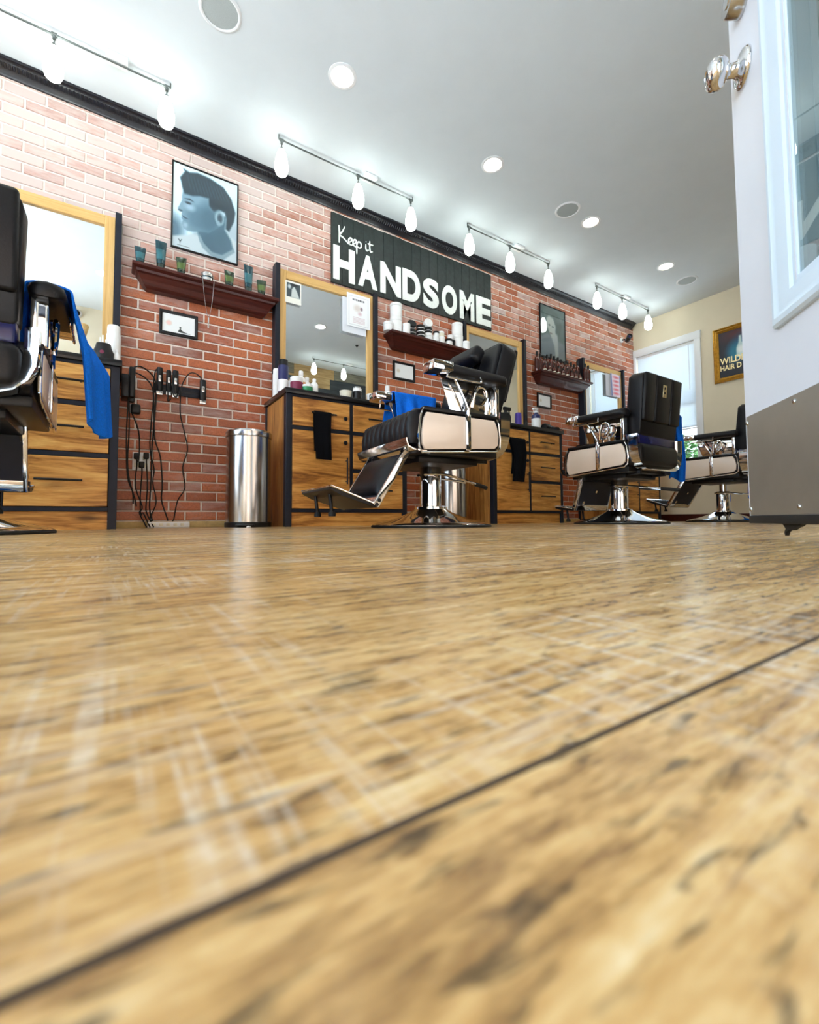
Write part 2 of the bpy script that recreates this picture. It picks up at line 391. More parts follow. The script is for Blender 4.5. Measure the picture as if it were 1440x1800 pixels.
        bd = [id_(0, i) for i in range(nu+1)]+[id_(j, nu) for j in range(1, nv+1)]+[id_(nv, i) for i in range(nu-1, -1, -1)]+[id_(j, 0) for j in range(nv-1, 0, -1)]
        for k in range(len(bd)):
            a, b = bd[k], bd[(k+1) % len(bd)]; fs.append((b, a, o+a, o+b))
        s._add(A+B, fs); return s
    def mesh(s, name, mat, smooth=35):
        bmesh.ops.recalc_face_normals(s.bm, faces=s.bm.faces)
        me = bpy.data.meshes.new(name); s.bm.to_mesh(me); s.bm.free()
        for mm in (mat if isinstance(mat, (list, tuple)) else [mat]): me.materials.append(MATS[mm])
        if smooth:
            me.polygons.foreach_set('use_smooth', [True]*len(me.polygons)); me.set_sharp_from_angle(angle=math.radians(smooth))
        return me
    def build(s, name, mat, parent=None, smooth=35, loc=None, label=None):
        o = bpy.data.objects.new(name, s.mesh(name, mat, smooth)); COL.objects.link(o)
        if parent is not None: o.parent = parent
        if loc: o.location = loc
        if label: o['label'] = label
        return o
def tag(o, label, cat, group=None):
    o['label'] = label; o['category'] = cat
    if group: o['group'] = group
    return o
def struct(o, label=None):
    o['kind'] = 'structure'
    if label: o['label'] = label
    return o
def thing(name, label, cat, loc=(0, 0, 0), rz=0.0, group=None):
    o = bpy.data.objects.new(name, None); COL.objects.link(o); o.empty_display_size = 0.05
    o.location = loc; o.rotation_euler = (0, 0, rz)
    return tag(o, label, cat, group)
def kids(o): return [c for c in bpy.data.objects if c.parent == o]
def copy_tree(o, parent=None):
    c = o.copy(); COL.objects.link(c)
    if parent is not None: c.parent = parent
    for ch in kids(o): copy_tree(ch, c)
    return c
def RZ(a): return Matrix.Rotation(a, 3, 'Z')
def RX(a): return Matrix.Rotation(a, 3, 'X')
def RY(a): return Matrix.Rotation(a, 3, 'Y')
def text_mesh(body, size, extrude, offset=0.0, sx=1.0):
    cu = bpy.data.curves.new('t', 'FONT'); cu.body = body; cu.size = size; cu.extrude = extrude; cu.offset = offset; cu.resolution_u = 8
    o = bpy.data.objects.new('t', cu); COL.objects.link(o)
    dg = bpy.context.evaluated_depsgraph_get(); dg.update()
    me = bpy.data.meshes.new_from_object(o.evaluated_get(dg)); bpy.data.objects.remove(o); bpy.data.curves.remove(cu)
    return me
# flat print: a fine grid whose ink is a colour attribute
def in_poly(X, Y, poly, soft):
    inside = np.zeros(X.shape, bool); dist = np.full(X.shape, 9.0); n = len(poly)
    for i in range(n):
        (x0, y0), (x1, y1) = poly[i], poly[(i+1) % n]
        c = ((y0 > Y) != (y1 > Y)) & (X < (x1-x0)*(Y-y0)/((y1-y0) if abs(y1-y0) > 1e-9 else 1e-9)+x0); inside ^= c
        dx, dy = x1-x0, y1-y0; L = dx*dx+dy*dy+1e-12
        t = np.clip(((X-x0)*dx+(Y-y0)*dy)/L, 0, 1); dist = np.minimum(dist, np.hypot(X-x0-t*dx, Y-y0-t*dy))
    sd = np.where(inside, -dist, dist)
    return np.clip(0.5-sd/(2*soft), 0, 1)
class Ink:
    def __init__(s, nx, ny, rgb):
        s.nx, s.ny = nx, ny
        s.X, s.Y = np.meshgrid((np.arange(nx)+0.5)/nx, (np.arange(ny)+0.5)/ny); s.C = np.zeros((ny, nx, 3)); s.C[:] = rgb
    def put(s, mask, rgb): s.C = s.C*(1-mask[..., None])+np.array(rgb, float)*mask[..., None]
    def poly(s, p, rgb, soft=0.01, a=1.0): s.put(in_poly(s.X, s.Y, p, soft)*a, rgb)
    def ell(s, cx, cy, rx, ry, rgb, soft=0.3, a=1.0):
        d = np.hypot((s.X-cx)/rx, (s.Y-cy)/ry); s.put(np.clip((1+soft-d)/(2*soft), 0, 1)*a, rgb)
    def build(s, name, w, h, parent, loc, rz=0.0):
        """vertical print in local xz facing -y, centred on loc"""
        nx, ny = s.nx, s.ny; xs = np.linspace(-w/2, w/2, nx+1); zs = np.linspace(h/2, -h/2, ny+1)
        V = np.zeros(((nx+1)*(ny+1), 3)); V[:, 0] = np.tile(xs, ny+1); V[:, 2] = np.repeat(zs, nx+1)
        i, j = np.meshgrid(np.arange(nx), np.arange(ny)); a = (j*(nx+1)+i).ravel()
        F = np.stack([a, a+nx+1, a+nx+2, a+1], 1)
        me = bpy.data.meshes.new(name); me.from_pydata(V.tolist(), [], F.tolist())
        at = me.color_attributes.new('Col', 'FLOAT_COLOR', 'CORNER')
        c = np.clip(s.C/255, 0, 1); c = np.where(c <= 0.04045, c/12.92, ((c+0.055)/1.055)**2.4).reshape(-1, 3)
        c4 = np.concatenate([np.repeat(c, 4, 0), np.ones((len(c)*4, 1))], 1)
        at.data.foreach_set('color', c4.astype(np.float32).ravel()); me.materials.append(MATS['print_ink'])
        o = bpy.data.objects.new(name, me); COL.objects.link(o); o.parent = parent; o.location = loc; o.rotation_euler = (0, 0, rz)
        return o

# ------------------------------------------------------------------ the setting
XE, YB, ZC, XL = 6.10, -0.66, 2.77, -2.0
floor_root = MB().box((XL, YB, -0.06), (XE, D+0.05, -0.006)).build('floor', 'gap_dark', smooth=0)
struct(floor_root, 'wood-look plank floor with pale saw marks running across the boards')
PW, PL = 0.18, 1.22
def plank_mesh(L, w):
    b = MB(); g = 0.0003; c = 0.0005
    top = [(g+c, g+c), (L-g-c, g+c), (L-g-c, w-g-c), (g+c, w-g-c)]; bot = [(g, g), (L-g, g), (L-g, w-g), (g, w-g)]
    b.loft([[Vector((x, y, -0.006)) for x, y in bot], [Vector((x, y, -c*1.6)) for x, y in bot], [Vector((x, y, 0)) for x, y in top]])
    me = b.mesh('floorboard', ['oak_floor', 'gap_dark'], 0)
    for p in me.polygons: p.material_index = 0 if p.normal.z > 0.99 else 1
    return me
pm_cache = {}
j0 = int(math.floor((YB-0.050)/PW)); j1 = int(math.ceil((D+0.05-0.050)/PW))
for j in range(j0, j1):
    ya, yb = max(0.050+j*PW, YB), min(0.050+(j+1)*PW, D+0.05)
    x = XL-random.random()*PL
    if j in (-1, 0, 1): x = -0.42-2*PL+0.25*j*(j < 0)
    while x < XE:
        xa, xb = max(x, XL), min(x+PL, XE); x += PL
        if xb-xa < 0.02: continue
        key = (round(xb-xa, 3), round(yb-ya, 3))
        if key not in pm_cache: pm_cache[key] = plank_mesh(*key)
        o = bpy.data.objects.new('floorboard', pm_cache[key]); COL.objects.link(o); o.parent = floor_root; o.location = (xa, ya, 0)
struct(MB().box((XL-0.1, YB-0.1, ZC), (XE+0.1, D+0.1, ZC+0.1)).build('ceiling', 'ceiling_paint', smooth=0))
# brick wall
wall_back = struct(MB().box((XL, D, -0.05), (XE, D+0.12, ZC)).build('wall_back', 'mortar', smooth=0), 'red brick-panel wall with painted-in ceiling reflection high up')
z0b, ch, bl, jt = 0.1119, 0.0676, 0.2032, 0.0115
def covered(x, z):
    for a, b, c, d in ((1.5, 3.34, 2.05, 2.66), (-0.94, 0.02, 0, 2.03), (0.98, 1.93, 0, 2.02), (2.9, 3.83, 0, 2.02), (4.85, 5.75, 0, 2.0), (0.3, 0.74, 1.95, 2.57), (4.12, 4.57, 1.8, 2.56)):
        if a < x < b and c < z < d: return True
    return False
slots = []
for r in range(-1, 39):
    za, zb = z0b+r*ch+jt/2, z0b+(r+1)*ch-jt/2
    za = max(za, 0.045); zb = min(zb, 2.715)
    if zb-za < 0.012: continue
    off = 0.4228 if r % 2 else 0.4228-0.1016
    k = int(math.floor((XL-off)/bl))
    while off+k*bl < XE:
        xa, xb = max(off+k*bl+jt/2, XL+0.002), min(off+(k+1)*bl-jt/2, XE-0.002); k += 1
        if xb-xa > 0.015: slots.append((xa, xb, za, zb))
def bsize(s):
    u0, v0, d0 = project(s[0], D, s[2]); u1, v1, d1 = project(s[1], D, s[3])
    if d0 < 0.1 or u1 < 0 or u0 > 1440 or v0 < 0 or covered((s[0]+s[1])/2, (s[2]+s[3])/2): return 0
    return abs(u1-u0)*(s[3]-s[2])*FPX/d0
slots.sort(key=bsize, reverse=True)
def brick_geo(b, w, h, x=0, y=0, z=0, e=0.0):
    c = 0.0025; T = 0.007+e
    bot = [(0, 0), (w, 0), (w, h), (0, h)]; top = [(c, c), (w-c, c), (w-c, h-c), (c, h-c)]
    b.loft([[Vector((x+p, y+0.002, z+q)) for p, q in bot], [Vector((x+p, y-T+c, z+q)) for p, q in bot], [Vector((x+p, y-T, z+q)) for p, q in top]])
bcache = {}
for s in slots[:298]:
    key = (round(s[1]-s[0], 3), round(s[3]-s[2], 3))
    if key not in bcache:
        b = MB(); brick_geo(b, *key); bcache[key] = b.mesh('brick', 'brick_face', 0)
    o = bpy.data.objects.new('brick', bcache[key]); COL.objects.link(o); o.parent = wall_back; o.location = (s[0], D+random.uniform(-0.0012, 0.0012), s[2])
b = MB()
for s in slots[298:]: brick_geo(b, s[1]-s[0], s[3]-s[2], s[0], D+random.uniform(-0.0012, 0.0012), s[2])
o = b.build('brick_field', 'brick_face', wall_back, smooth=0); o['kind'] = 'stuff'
struct(MB().box((XL, D-0.022, 0), (XE, D+0.002, 0.042), bev=0.003).build('baseboard_back', 'strip_wood'))
# crown moulding: ogee run, carved egg-and-dart relief, returned end
crown = [(0.002, 2.692), (0.018, 2.692), (0.022, 2.702), (0.030, 2.708), (0.034, 2.718), (0.050, 2.728), (0.062, 2.742), (0.068, 2.752), (0.080, 2.756), (0.083, 2.769), (0.002, 2.769)]
b = MB()
b.loft([[Vector((x, D-d, z)) for d, z in crown] for x in (XL, XE-0.045)])
tr = struct(b.build('trim_1', 'black_moulding', smooth=50), 'black carved crown moulding')
b = MB()
for k in range(330):
    x = -0.75+k*0.0205
    if x > XE-0.06: break
    b.box((x, D-0.064, 2.724), (x+0.012, D-0.036, 2.746), rot=RX(math.radians(-42)), bev=0.003, seg=1)
o = b.build('carved_relief', 'black_moulding', tr, smooth=0); o['kind'] = 'stuff'
# end wall with window opening y 2.66-3.42, z 0.75-2.30
wy0, wy1, wz0, wz1 = 2.655, 3.425, 0.70, 2.30
b = MB()
for lo, hi in (((XE, YB, 0), (XE+0.14, wy0, ZC)), ((XE, wy1, 0), (XE+0.14, D+0.1, ZC)), ((XE, wy0, 0), (XE+0.14, wy1, wz0)), ((XE, wy0, wz1), (XE+0.14, wy1, ZC))): b.box(lo, hi)
struct(b.build('wall_right', 'cream_paint', smooth=0), 'cream painted end wall with the window')
struct(MB().box((XE-0.014, YB, 0), (XE, wy1+0.03, 0.09), bev=0.003).build('baseboard_right', 'mahogany'))
win = struct(bpy.data.objects.new('window_1', None), 'white framed sash window with a half-lowered blind'); COL.objects.link(win); win.location = (XE, 3.04, wz0)
cy_ = 3.04; hw = 0.385
b = MB()
for lo, hi in (((-0.022, wy0-0.065-cy_, -0.0), (0.002, wy0+0.008-cy_, 1.668)), ((-0.022, wy1-0.008-cy_, 0), (0.002, 3.455-cy_, 1.668)), ((-0.026, wy0-0.07-cy_, 1.592), (0.002, 3.455-cy_, 1.69))): b.box(lo, hi, bev=0.004)
b.build('window_casing', 'white_paint', win)
MB().box((-0.05, wy0-0.08-cy_, -0.03), (0.05, 3.455-cy_, 0.002), bev=0.004).build('window_sill', 'white_paint', win)
b = MB()
for z0, z1, xx in ((0.0, 0.82, 0.06), (0.78, 1.60, 0.09)):
    for lo, hi in (((xx, -hw, z0), (xx+0.03, -hw+0.045, z1)), ((xx, hw-0.045, z0), (xx+0.03, hw, z1)), ((xx, -hw, z0), (xx+0.03, hw, z0+0.05)), ((xx, -hw, z1-0.045), (xx+0.03, hw, z1))): b.box(lo, hi, bev=0.003)
b.build('sash_frame', 'white_paint', win)
MB().box((0.073, -hw+0.04, 0.045), (0.077, hw-0.04, 0.78)).build('glass_pane', 'window_pane', win, smooth=0)
MB().box((0.103, -hw+0.04, 0.825), (0.107, hw-0.04, 1.56)).build('glass_pane', 'window_pane', win, smooth=0)
# the blind hangs in the casing
bl_ = thing('window_blind', 'white slatted blind lowered over most of the end window', 'blind', (XE+0.028, 3.04, 2.29))
MB().box((-0.018, -hw+0.006, -0.035), (0.018, hw-0.006, 0), bev=0.003).build('head_rail', 'white_plastic', bl_)
b = MB(); n = 50
for k in range(n):
    z = -0.045-k*0.0212
    b.box((-0.0125, -hw+0.01, z-0.0004), (0.0125, hw-0.01, z+0.0004), rot=RY(math.radians(48)))
o = b.build('slats', 'blind_slat', bl_, smooth=0); o['kind'] = 'stuff'
MB().box((-0.014, -hw+0.01, -1.118), (0.014, hw-0.01, -1.10), bev=0.003).build('bottom_rail', 'white_plastic', bl_)
b = MB()
for yy in (-0.22, 0.22): b.cyl((0.0, yy, -1.10), (0.0, yy, -0.03), 0.0012, n=6)
b.build('ladder_cord', 'white_plastic', bl_)
MB().cyl((-0.022, -0.30, -0.62), (-0.022, -0.30, -0.03), 0.004, n=8).build('tilt_wand', 'white_plastic', bl_)
# left wall with the shop window
sy0, sy1, sz0, sz1 = 0.3, 2.8, 0.45, 2.5
b = MB()
for lo, hi in (((XL-0.14, -0.30, 0), (XL, sy0, ZC)), ((XL-0.14, sy1, 0), (XL, D+0.1, ZC)), ((XL-0.14, sy0, 0), (XL, sy1, sz0)), ((XL-0.14, sy0, sz1), (XL, sy1, ZC))): b.box(lo, hi)
struct(b.build('wall_left', 'cream_paint', smooth=0))
w2 = struct(bpy.data.objects.new('window_2', None)); COL.objects.link(w2); w2.location = (XL-0.07, 1.55, sz0)
b = MB()
for lo, hi in (((-0.03, -1.25, 0), (0.03, -1.19, 2.05)), ((-0.03, 1.19, 0), (0.03, 1.25, 2.05)), ((-0.03, -0.03, 0), (0.03, 0.03, 2.05)), ((-0.03, -1.25, 0), (0.03, 1.25, 0.06)), ((-0.03, -1.25, 1.99), (0.03, 1.25, 2.05))): b.box(lo, hi, bev=0.004)
b.build('window_frame', 'white_paint', w2)
for ya in (-1.2, 0.02): MB().box((-0.003, ya, 0.05), (0.003, ya+1.18, 2.0)).build('glass_pane', 'window_pane', w2, smooth=0)
# front side: cream entrance wall with the doorway, then a wood-clad wall set back
b = MB()
for lo, hi in (((XL-0.14, -0.28, 0), (-1.90, -0.10, ZC)), ((-1.90, -0.28, 0), (-0.75, -0.10, 0.35)), ((-1.90, -0.28, 2.40), (-0.75, -0.10, ZC)), ((-0.75, -0.28, 0), (-0.58, -0.10, ZC)), ((-0.58, -0.28, 2.10), (0.385, -0.10, ZC)), ((0.385, -0.28, 0), (0.52, -0.10, ZC)), ((0.385, YB-0.1, 0), (0.52, -0.28, ZC))): b.box(lo, hi)
wf = struct(b.build('wall_front', 'cream_paint', smooth=0))
w3 = struct(bpy.data.objects.new('added_front_window', None)); COL.objects.link(w3); w3.location = (-1.325, -0.19, 0.35)  # unseen window added to bring more daylight onto brick and ceiling
b = MB()
for lo, hi in (((-0.575, -0.03, 0), (-0.515, 0.03, 2.05)), ((0.515, -0.03, 0), (0.575, 0.03, 2.05)), ((-0.575, -0.03, 0), (0.575, 0.03, 0.06)), ((-0.575, -0.03, 1.99), (0.575, 0.03, 2.05))): b.box(lo, hi, bev=0.004)
b.build('window_frame', 'white_paint', w3)  # frame of the added front window
MB().box((-0.52, -0.003, 0.055), (0.52, 0.003, 1.995)).build('glass_pane', 'window_pane', w3, smooth=0)  # pane of the added front window
fx0, fx1, fz0, fz1 = 0.75, 2.75, 0.22, 1.65
b = MB()
for lo, hi in (((0.52, YB-0.12, 0), (fx0, YB-0.025, ZC)), ((fx1, YB-0.12, 0), (XE, YB-0.025, ZC)), ((fx0, YB-0.12, 0), (fx1, YB-0.025, fz0)), ((fx0, YB-0.12, fz1), (fx1, YB-0.025, ZC))): b.box(lo, hi)
wc = struct(b.build('wall_front_clad', 'gap_dark', smooth=0), 'reclaimed wood board wall opposite the brick')
z = 0.0; row = 0
while z < ZC-0.01:
    h = min(0.185, ZC-z); x = 0.52-random.random()*0.9
    while x < XE:
        L = random.choice((0.75, 0.92, 1.1)); xa, xb = max(x, 0.525), min(x+L, XE-0.003); x += L
        if xb-xa < 0.05: continue
        e = random.uniform(0, 0.006)
        if z+h > fz0 and z < fz1 and xb > fx0 and xa < fx1:
            if xa < fx0-0.05: xb = fx0
            elif xb > fx1+0.05: xa = fx1
            else: continue
        MB().box((0, 0, 0), (xb-xa-0.003, 0.022+e, h-0.003), bev=0.002, seg=1).build('board', random.choice(('barn_tan', 'barn_grey', 'barn_dark', 'barn_dark')), wc, smooth=0, loc=(xa, YB-0.025, z))
    z += 0.185; row += 1
w4 = struct(bpy.data.objects.new('added_board_wall_window', None)); COL.objects.link(w4); w4.location = (1.75, YB-0.07, fz0)  # unseen window added so ground bounce brightens the ceiling
b = MB()
for lo, hi in (((-1.0, -0.05, 0), (1.0, 0.07, 0.05)), ((-1.0, -0.05, 1.38), (1.0, 0.07, 1.43)), ((-1.0, -0.05, 0), (-0.95, 0.07, 1.43)), ((0.95, -0.05, 0), (1.0, 0.07, 1.43)), ((-0.03, -0.05, 0), (0.03, 0.05, 1.43))): b.box(lo, hi, bev=0.004)
b.build('window_frame', 'white_paint', w4)  # frame of the added board wall window
for xa, xb in ((-0.96, -0.02), (0.02, 0.96)): MB().box((xa, -0.003, 0.045), (xb, 0.003, 1.385)).build('glass_pane', 'window_pane', w4, smooth=0)  # panes of the added board wall window
# street outside
struct(MB().box((-9, -9, -0.2), (14, YB-0.2, -0.07)).build('ground_street', 'pavement', smooth=0))
struct(MB().box((XE+0.2, YB-0.2, -0.2), (20, 14, -0.07)).build('ground_yard', 'pavement', smooth=0))
struct(MB().box((-9, YB-0.2, -0.2), (XL-0.16, 8, -0.07)).build('ground_side', 'pavement', smooth=0))
plain('added_facade_stucco', (150, 124, 104), 0.9, vary=0.1, scale=3)
b = MB(); b.box((-9, -10.6, -0.1), (14, -10.0, 6.5))
for q in range(9): b.box((-8+q*2.4, -10.04, 0.9), (-6.6+q*2.4, -9.97, 2.4), bev=0.02); b.box((-8+q*2.4, -10.04, 3.7), (-6.6+q*2.4, -9.97, 5.2), bev=0.02)
struct(b.build('added_facade', 'added_facade_stucco', smooth=0))  # unseen building opposite, added to cut the low sky light
b = MB(); b.prism([(-0.29, 2.62), (-0.29, 2.54), (-1.75, 2.22), (-1.75, 2.30)], -1.3, 1.0, 'yz'); b.box((-1.3, -1.77, 2.08), (1.0, -1.74, 2.30))  # unseen awning, added to shade the floor inside the doorway
struct(b.build('added_awning', 'black_laminate', smooth=0), 'dark awning added outside the entrance to block sky light')
def leafy(name, label, loc, h, r, seed):
    rnd = random.Random(seed); t = thing(name, label, 'tree', loc, 0)
    b = MB(); b.tube([(0, 0, 0), (0.05, 0.03, h*0.4), (0, 0, h*0.85)], lambda q: 0.07*(1-0.75*q), 8)
    for k in range(7):
        a = k*2.4; b.tube([(0, 0, h*(0.35+0.07*k)), (0.4*r*math.cos(a), 0.4*r*math.sin(a), h*(0.45+0.07*k)), (0.75*r*math.cos(a), 0.75*r*math.sin(a), h*(0.5+0.07*k))], lambda q: 0.025*(1-0.7*q), 5)
    b.build('trunk', 'bark', t)
    b = MB()
    for k in range(2600):
        a, c = rnd.random()*2*PI, rnd.uniform(-1, 1); rr = r*rnd.random()**0.4; s_ = math.sqrt(1-c*c)
        p = Vector((rr*s_*math.cos(a), rr*s_*math.sin(a), h*0.66+rr*c*h*0.42/r))
        q = Matrix.Rotation(rnd.random()*6.28, 3, 'Z')@Matrix.Rotation(rnd.uniform(-1.2, 1.2), 3, 'X'); L = rnd.uniform(0.05, 0.085)
        b._add([p+q@Vector(v) for v in ((-L, 0, 0), (0, -L*0.5, 0.012), (L, 0, 0), (0, L*0.5, 0.012))], [(0, 1, 2, 3)])
    o = b.build('foliage', 'leaf_green', t, smooth=0); o['kind'] = 'stuff'
leafy('leafy_tree', 'bright green leafy bush outside, seen under the blind', (8.3, 4.25, -0.07), 1.55, 0.75, 3)
leafy('leafy_tree', 'green bush further outside the end window', (10.2, 3.4, -0.07), 1.45, 0.8, 5)

# ------------------------------------------------------------------ the open front door
door = struct(bpy.data.objects.new('door_1', None), 'white entrance door swung open with glass light and metal kick plate'); COL.objects.link(door)
door.location = (0.336, -0.237, 0); door.rotation_euler = (0, 0, math.atan2(0.660, 0.7513))
DW, gx0, gx1, gz0, gz1 = 0.90, 0.188, 0.712, 0.400, 1.93
b = MB()
for lo, hi in (((0, -0.044, 0.042), (gx0-0.0, 0, 2.07)), ((gx1, -0.044, 0.042), (DW, 0, 2.07)), ((gx0, -0.044, 0.042), (gx1, 0, gz0)), ((gx0, -0.044, gz1), (gx1, 0, 2.07))): b.box(lo, hi)
b.build('door_slab', 'door_paint', door, smooth=0)
def ring_frame(b, x0, x1, z0, z1, prof):
    """mitred moulding round a rectangle; prof = (inward distance, height y)"""
    loop = [[Vector((x0+d, y, z0+d)), Vector((x1-d, y, z0+d)), Vector((x1-d, y, z1-d)), Vector((x0+d, y, z1-d))] for d, y in prof]
    n = len(prof); vs = [p for l in loop for p in l]; fs = []
    for k in range(n):
        for i in range(4):
            j = (i+1) % 4; kk = (k+1) % n; fs.append((k*4+i, k*4+j, kk*4+j, kk*4+i))
    b._add(vs, fs)
b = MB()
ring_frame(b, 0.130, DW-0.130, 0.350, 1.985, [(0, -0.001), (0, 0.006), (0.004, 0.010), (0.012, 0.011), (0.018, 0.008), (0.024, 0.008), (0.046, 0.004), (0.049, 0.0), (0.055, 0.0), (0.060, -0.001), (0.062, -0.003), (0.062, -0.009), (0.056, -0.009)])
b.build('glass_moulding', 'door_moulding_blue_reflection', door, smooth=30)
b = MB()
ring_frame(b, 0.115, DW-0.115, 0.350, 1.985, [(0, -0.043), (0, -0.056), (0.016, -0.062), (0.050, -0.054), (0.066, -0.040), (0.074, -0.034), (0.070, -0.034)])
b.build('glass_moulding', 'door_moulding_blue_reflection', door, smooth=30)
MB().box((gx0+0.0005, -0.0085, gz0+0.0005), (gx1-0.0005, -0.0035, gz1-0.0005)).build('door_glass', 'door_glass', door, smooth=0)
MB().box((0.007, -0.0005, 0.043), (DW-0.007, 0.0018, 0.230), bev=0.0005, seg=1).build('kick_plate', 'kick_metal', door, smooth=0)
for dx, zz in ((0.17, 0.219), (0.012, 0.217), (0.17, 0.055), (0.012, 0.054), (0.45, 0.219), (0.45, 0.055), (0.73, 0.219), (0.73, 0.055)):
    MB().lathe([(0, -0.001), (0.0042, -0.001), (0.0042, 0.0008), (0.003, 0.0022), (0, 0.0027)], 12, (DW-dx, 0.0018, zz), RX(-PI/2)).build('screw', 'satin_steel', door)
MB().box((0.004, -0.046, 0.028), (DW-0.002, 0.003, 0.0425), bev=0.002).build('door_sweep', 'black_rubber', door)
flap = [(-0.096, 0.031), (-0.165, 0.031), (-0.150, 0.024), (-0.142, 0.0225), (-0.130, 0.018), (-0.121, 0.0185), (-0.112, 0.0150), (-0.1075, 0.0085), (-0.1055, 0.0142), (-0.110, 0.0200), (-0.103, 0.026)]
MB().prism([(DW+a, z_) for a, z_ in flap], -0.012, -0.006, 'xz').build('torn_sweep', 'black_rubber', door, smooth=0)
kn = (DW-0.055, 0, 0.880); ROT = RX(-PI/2)
def knobset(sgn):
    R_ = ROT if sgn > 0 else RX(PI/2); y0 = 0 if sgn > 0 else -0.044
    p = MB().lathe([(0, -0.001), (0.033, -0.001), (0.0335, 0.003), (0.030, 0.007), (0.022, 0.010), (0.016, 0.012), (0.0125, 0.015), (0.0118, 0.027), (0.015, 0.029), (0.022, 0.033), (0.0265, 0.039), (0.0275, 0.046), (0.0255, 0.054), (0.019, 0.060), (0.010, 0.0625), (0.009, 0.061), (0, 0.061)], 32, (kn[0], y0, kn[2]), R_).build('door_knob', 'chrome', door, smooth=50)
    MB().lathe([(0, 0.058), (0.0062, 0.058), (0.0062, 0.0618), (0, 0.0618)], 16, (kn[0], y0, kn[2]), R_).build('keyhole', 'black_plastic', p)
knobset(1); knobset(-1)
db = MB().lathe([(0, -0.001), (0.031, -0.001), (0.0315, 0.004), (0.029, 0.010), (0.0265, 0.024), (0.024, 0.0265), (0, 0.0265)], 32, (DW-0.062, 0, 1.012), ROT).build('deadbolt', 'satin_steel', door, smooth=40)
MB().lathe([(0, 0.025), (0.012, 0.025), (0.012, 0.028), (0, 0.028)], 20, (DW-0.062, 0, 1.012), ROT).build('keyhole', 'chrome', db)
for zz in (0.3, 1.05, 1.8): MB().cyl((0.0, -0.05, zz), (0.0, -0.05, zz+0.09), 0.007, n=10).build('hinge', 'satin_steel', door)
b = MB()
for lo, hi in (((-0.62, -0.32, 0), (-0.58, -0.08, 2.14)), ((-0.62, -0.32, 2.10), (0.36, -0.08, 2.14))): b.box(lo, hi, bev=0.003)
struct(b.build('trim_2', 'white_paint'))

# ------------------------------------------------------------------ cabinets (one per barber station)
def build_cabinet(name):
    t = thing(name, '', 'cabinet', (0, 0, 0))
    b = MB(); hx = 0.485
    for x0, x1, y0, y1, za, zb in ((-hx, -hx+0.042, -0.25, -0.20, 0, 0.905), (hx-0.042, hx, -0.25, -0.20, 0.0, 0.905), (-hx, -hx+0.03, 0.21, 0.25, 0, 0.905), (hx-0.03, hx, 0.21, 0.25, 0, 0.905),
                                   (-0.012, 0.012, -0.25, -0.22, 0.10, 0.905), (-hx+0.04, hx-0.04, -0.25, -0.21, 0.098, 0.122), (0.01, hx-0.04, -0.25, -0.21, 0.388, 0.414), (-hx+0.04, hx-0.04, -0.25, -0.21, 0.664, 0.690), (-hx+0.04, hx-0.04, -0.25, -0.21, 0.888, 0.906)):
        b.box((x0, y0, za), (x1, y1, zb), bev=0.002, seg=1)
    b.box((-hx+0.03, -0.205, 0.1), (hx-0.03, 0.245, 0.9))
    b.build('frame', 'black_laminate', t, smooth=0)
    for sx in (-1, 1):
        x = sx*(hx-0.006); MB().box((min(x, x-sx*0.016), -0.20, 0.0), (max(x, x-sx*0.016), 0.21, 0.902)).build('side_panel', 'acacia_upright', t, smooth=0)
    MB().box((-hx+0.043, -0.235, 0.0), (hx-0.043, -0.215, 0.097)).build('plinth_board', 'acacia', t, smooth=0)
    MB().box((-hx-0.010, -0.268, 0.905), (hx+0.010, 0.249, 0.941), bev=0.003).build('countertop', 'black_counter', t)
    def bar(par, a, c):
        a, c = Vector(a), Vector(c); d = (c-a).normalized()*0.02; bb = MB()
        bb.tube([a, c], 0.0062, 8, 1)
        for q in (a+d, c-d): bb.cyl((q.x, -0.252, q.z), (q.x, a.y, q.z), 0.0045, n=8)
        bb.build('bar_handle', 'dark_iron', par)
    def knob(par, x, z): MB().lathe([(0, -0.003), (0.006, 0), (0.006, 0.010), (0.014, 0.013), (0.0155, 0.020), (0.012, 0.025), (0, 0.026)], 16, (x, -0.254, z), RX(PI/2)).build('knob', 'dark_iron', par)
    fr = lambda x0, x1, za, zb, nm: MB().box((x0, -0.254, za), (x1, -0.232, zb), bev=0.0018, seg=1).build(nm, 'acacia', t, smooth=0)
    L0, L1, R0, R1 = -hx+0.0445, -0.0145, 0.0145, hx-0.0445
    d = fr(L0, L1, 0.124, 0.662, 'door'); bar(d, (-0.044, -0.278, 0.30), (-0.044, -0.278, 0.49)); knob(d, -0.055, 0.598)
    d = fr(L0, L1, 0.692, 0.886, 'drawer'); bar(d, (-0.315, -0.282, 0.788), (-0.13, -0.282, 0.788)); knob(d, -0.055, 0.773)
    for za, zb, hz in ((0.124, 0.386, 0.262), (0.416, 0.662, 0.545), (0.692, 0.886, 0.792)):
        d = fr(R0, R1, za, zb, 'drawer'); bar(d, (0.13, -0.28, hz), (0.33, -0.28, hz))
    return t
CX = [-0.463, 1.451, 3.355, 5.25]; CY_ = D-0.252
cab = build_cabinet('station_cabinet')
labs = ['wood and black cabinet at the far left with long cords beside it', 'wood and black cabinet between the trash cans, black towel on its left bar', 'wood and black cabinet with a hair dryer on its countertop', 'wood and black cabinet mostly hidden behind the chair near the window']
for i in range(4):
    c = cab if i == 0 else copy_tree(cab)
    c.location = (CX[i], CY_, 0); tag(c, labs[i], 'cabinet', 'barber station cabinets')

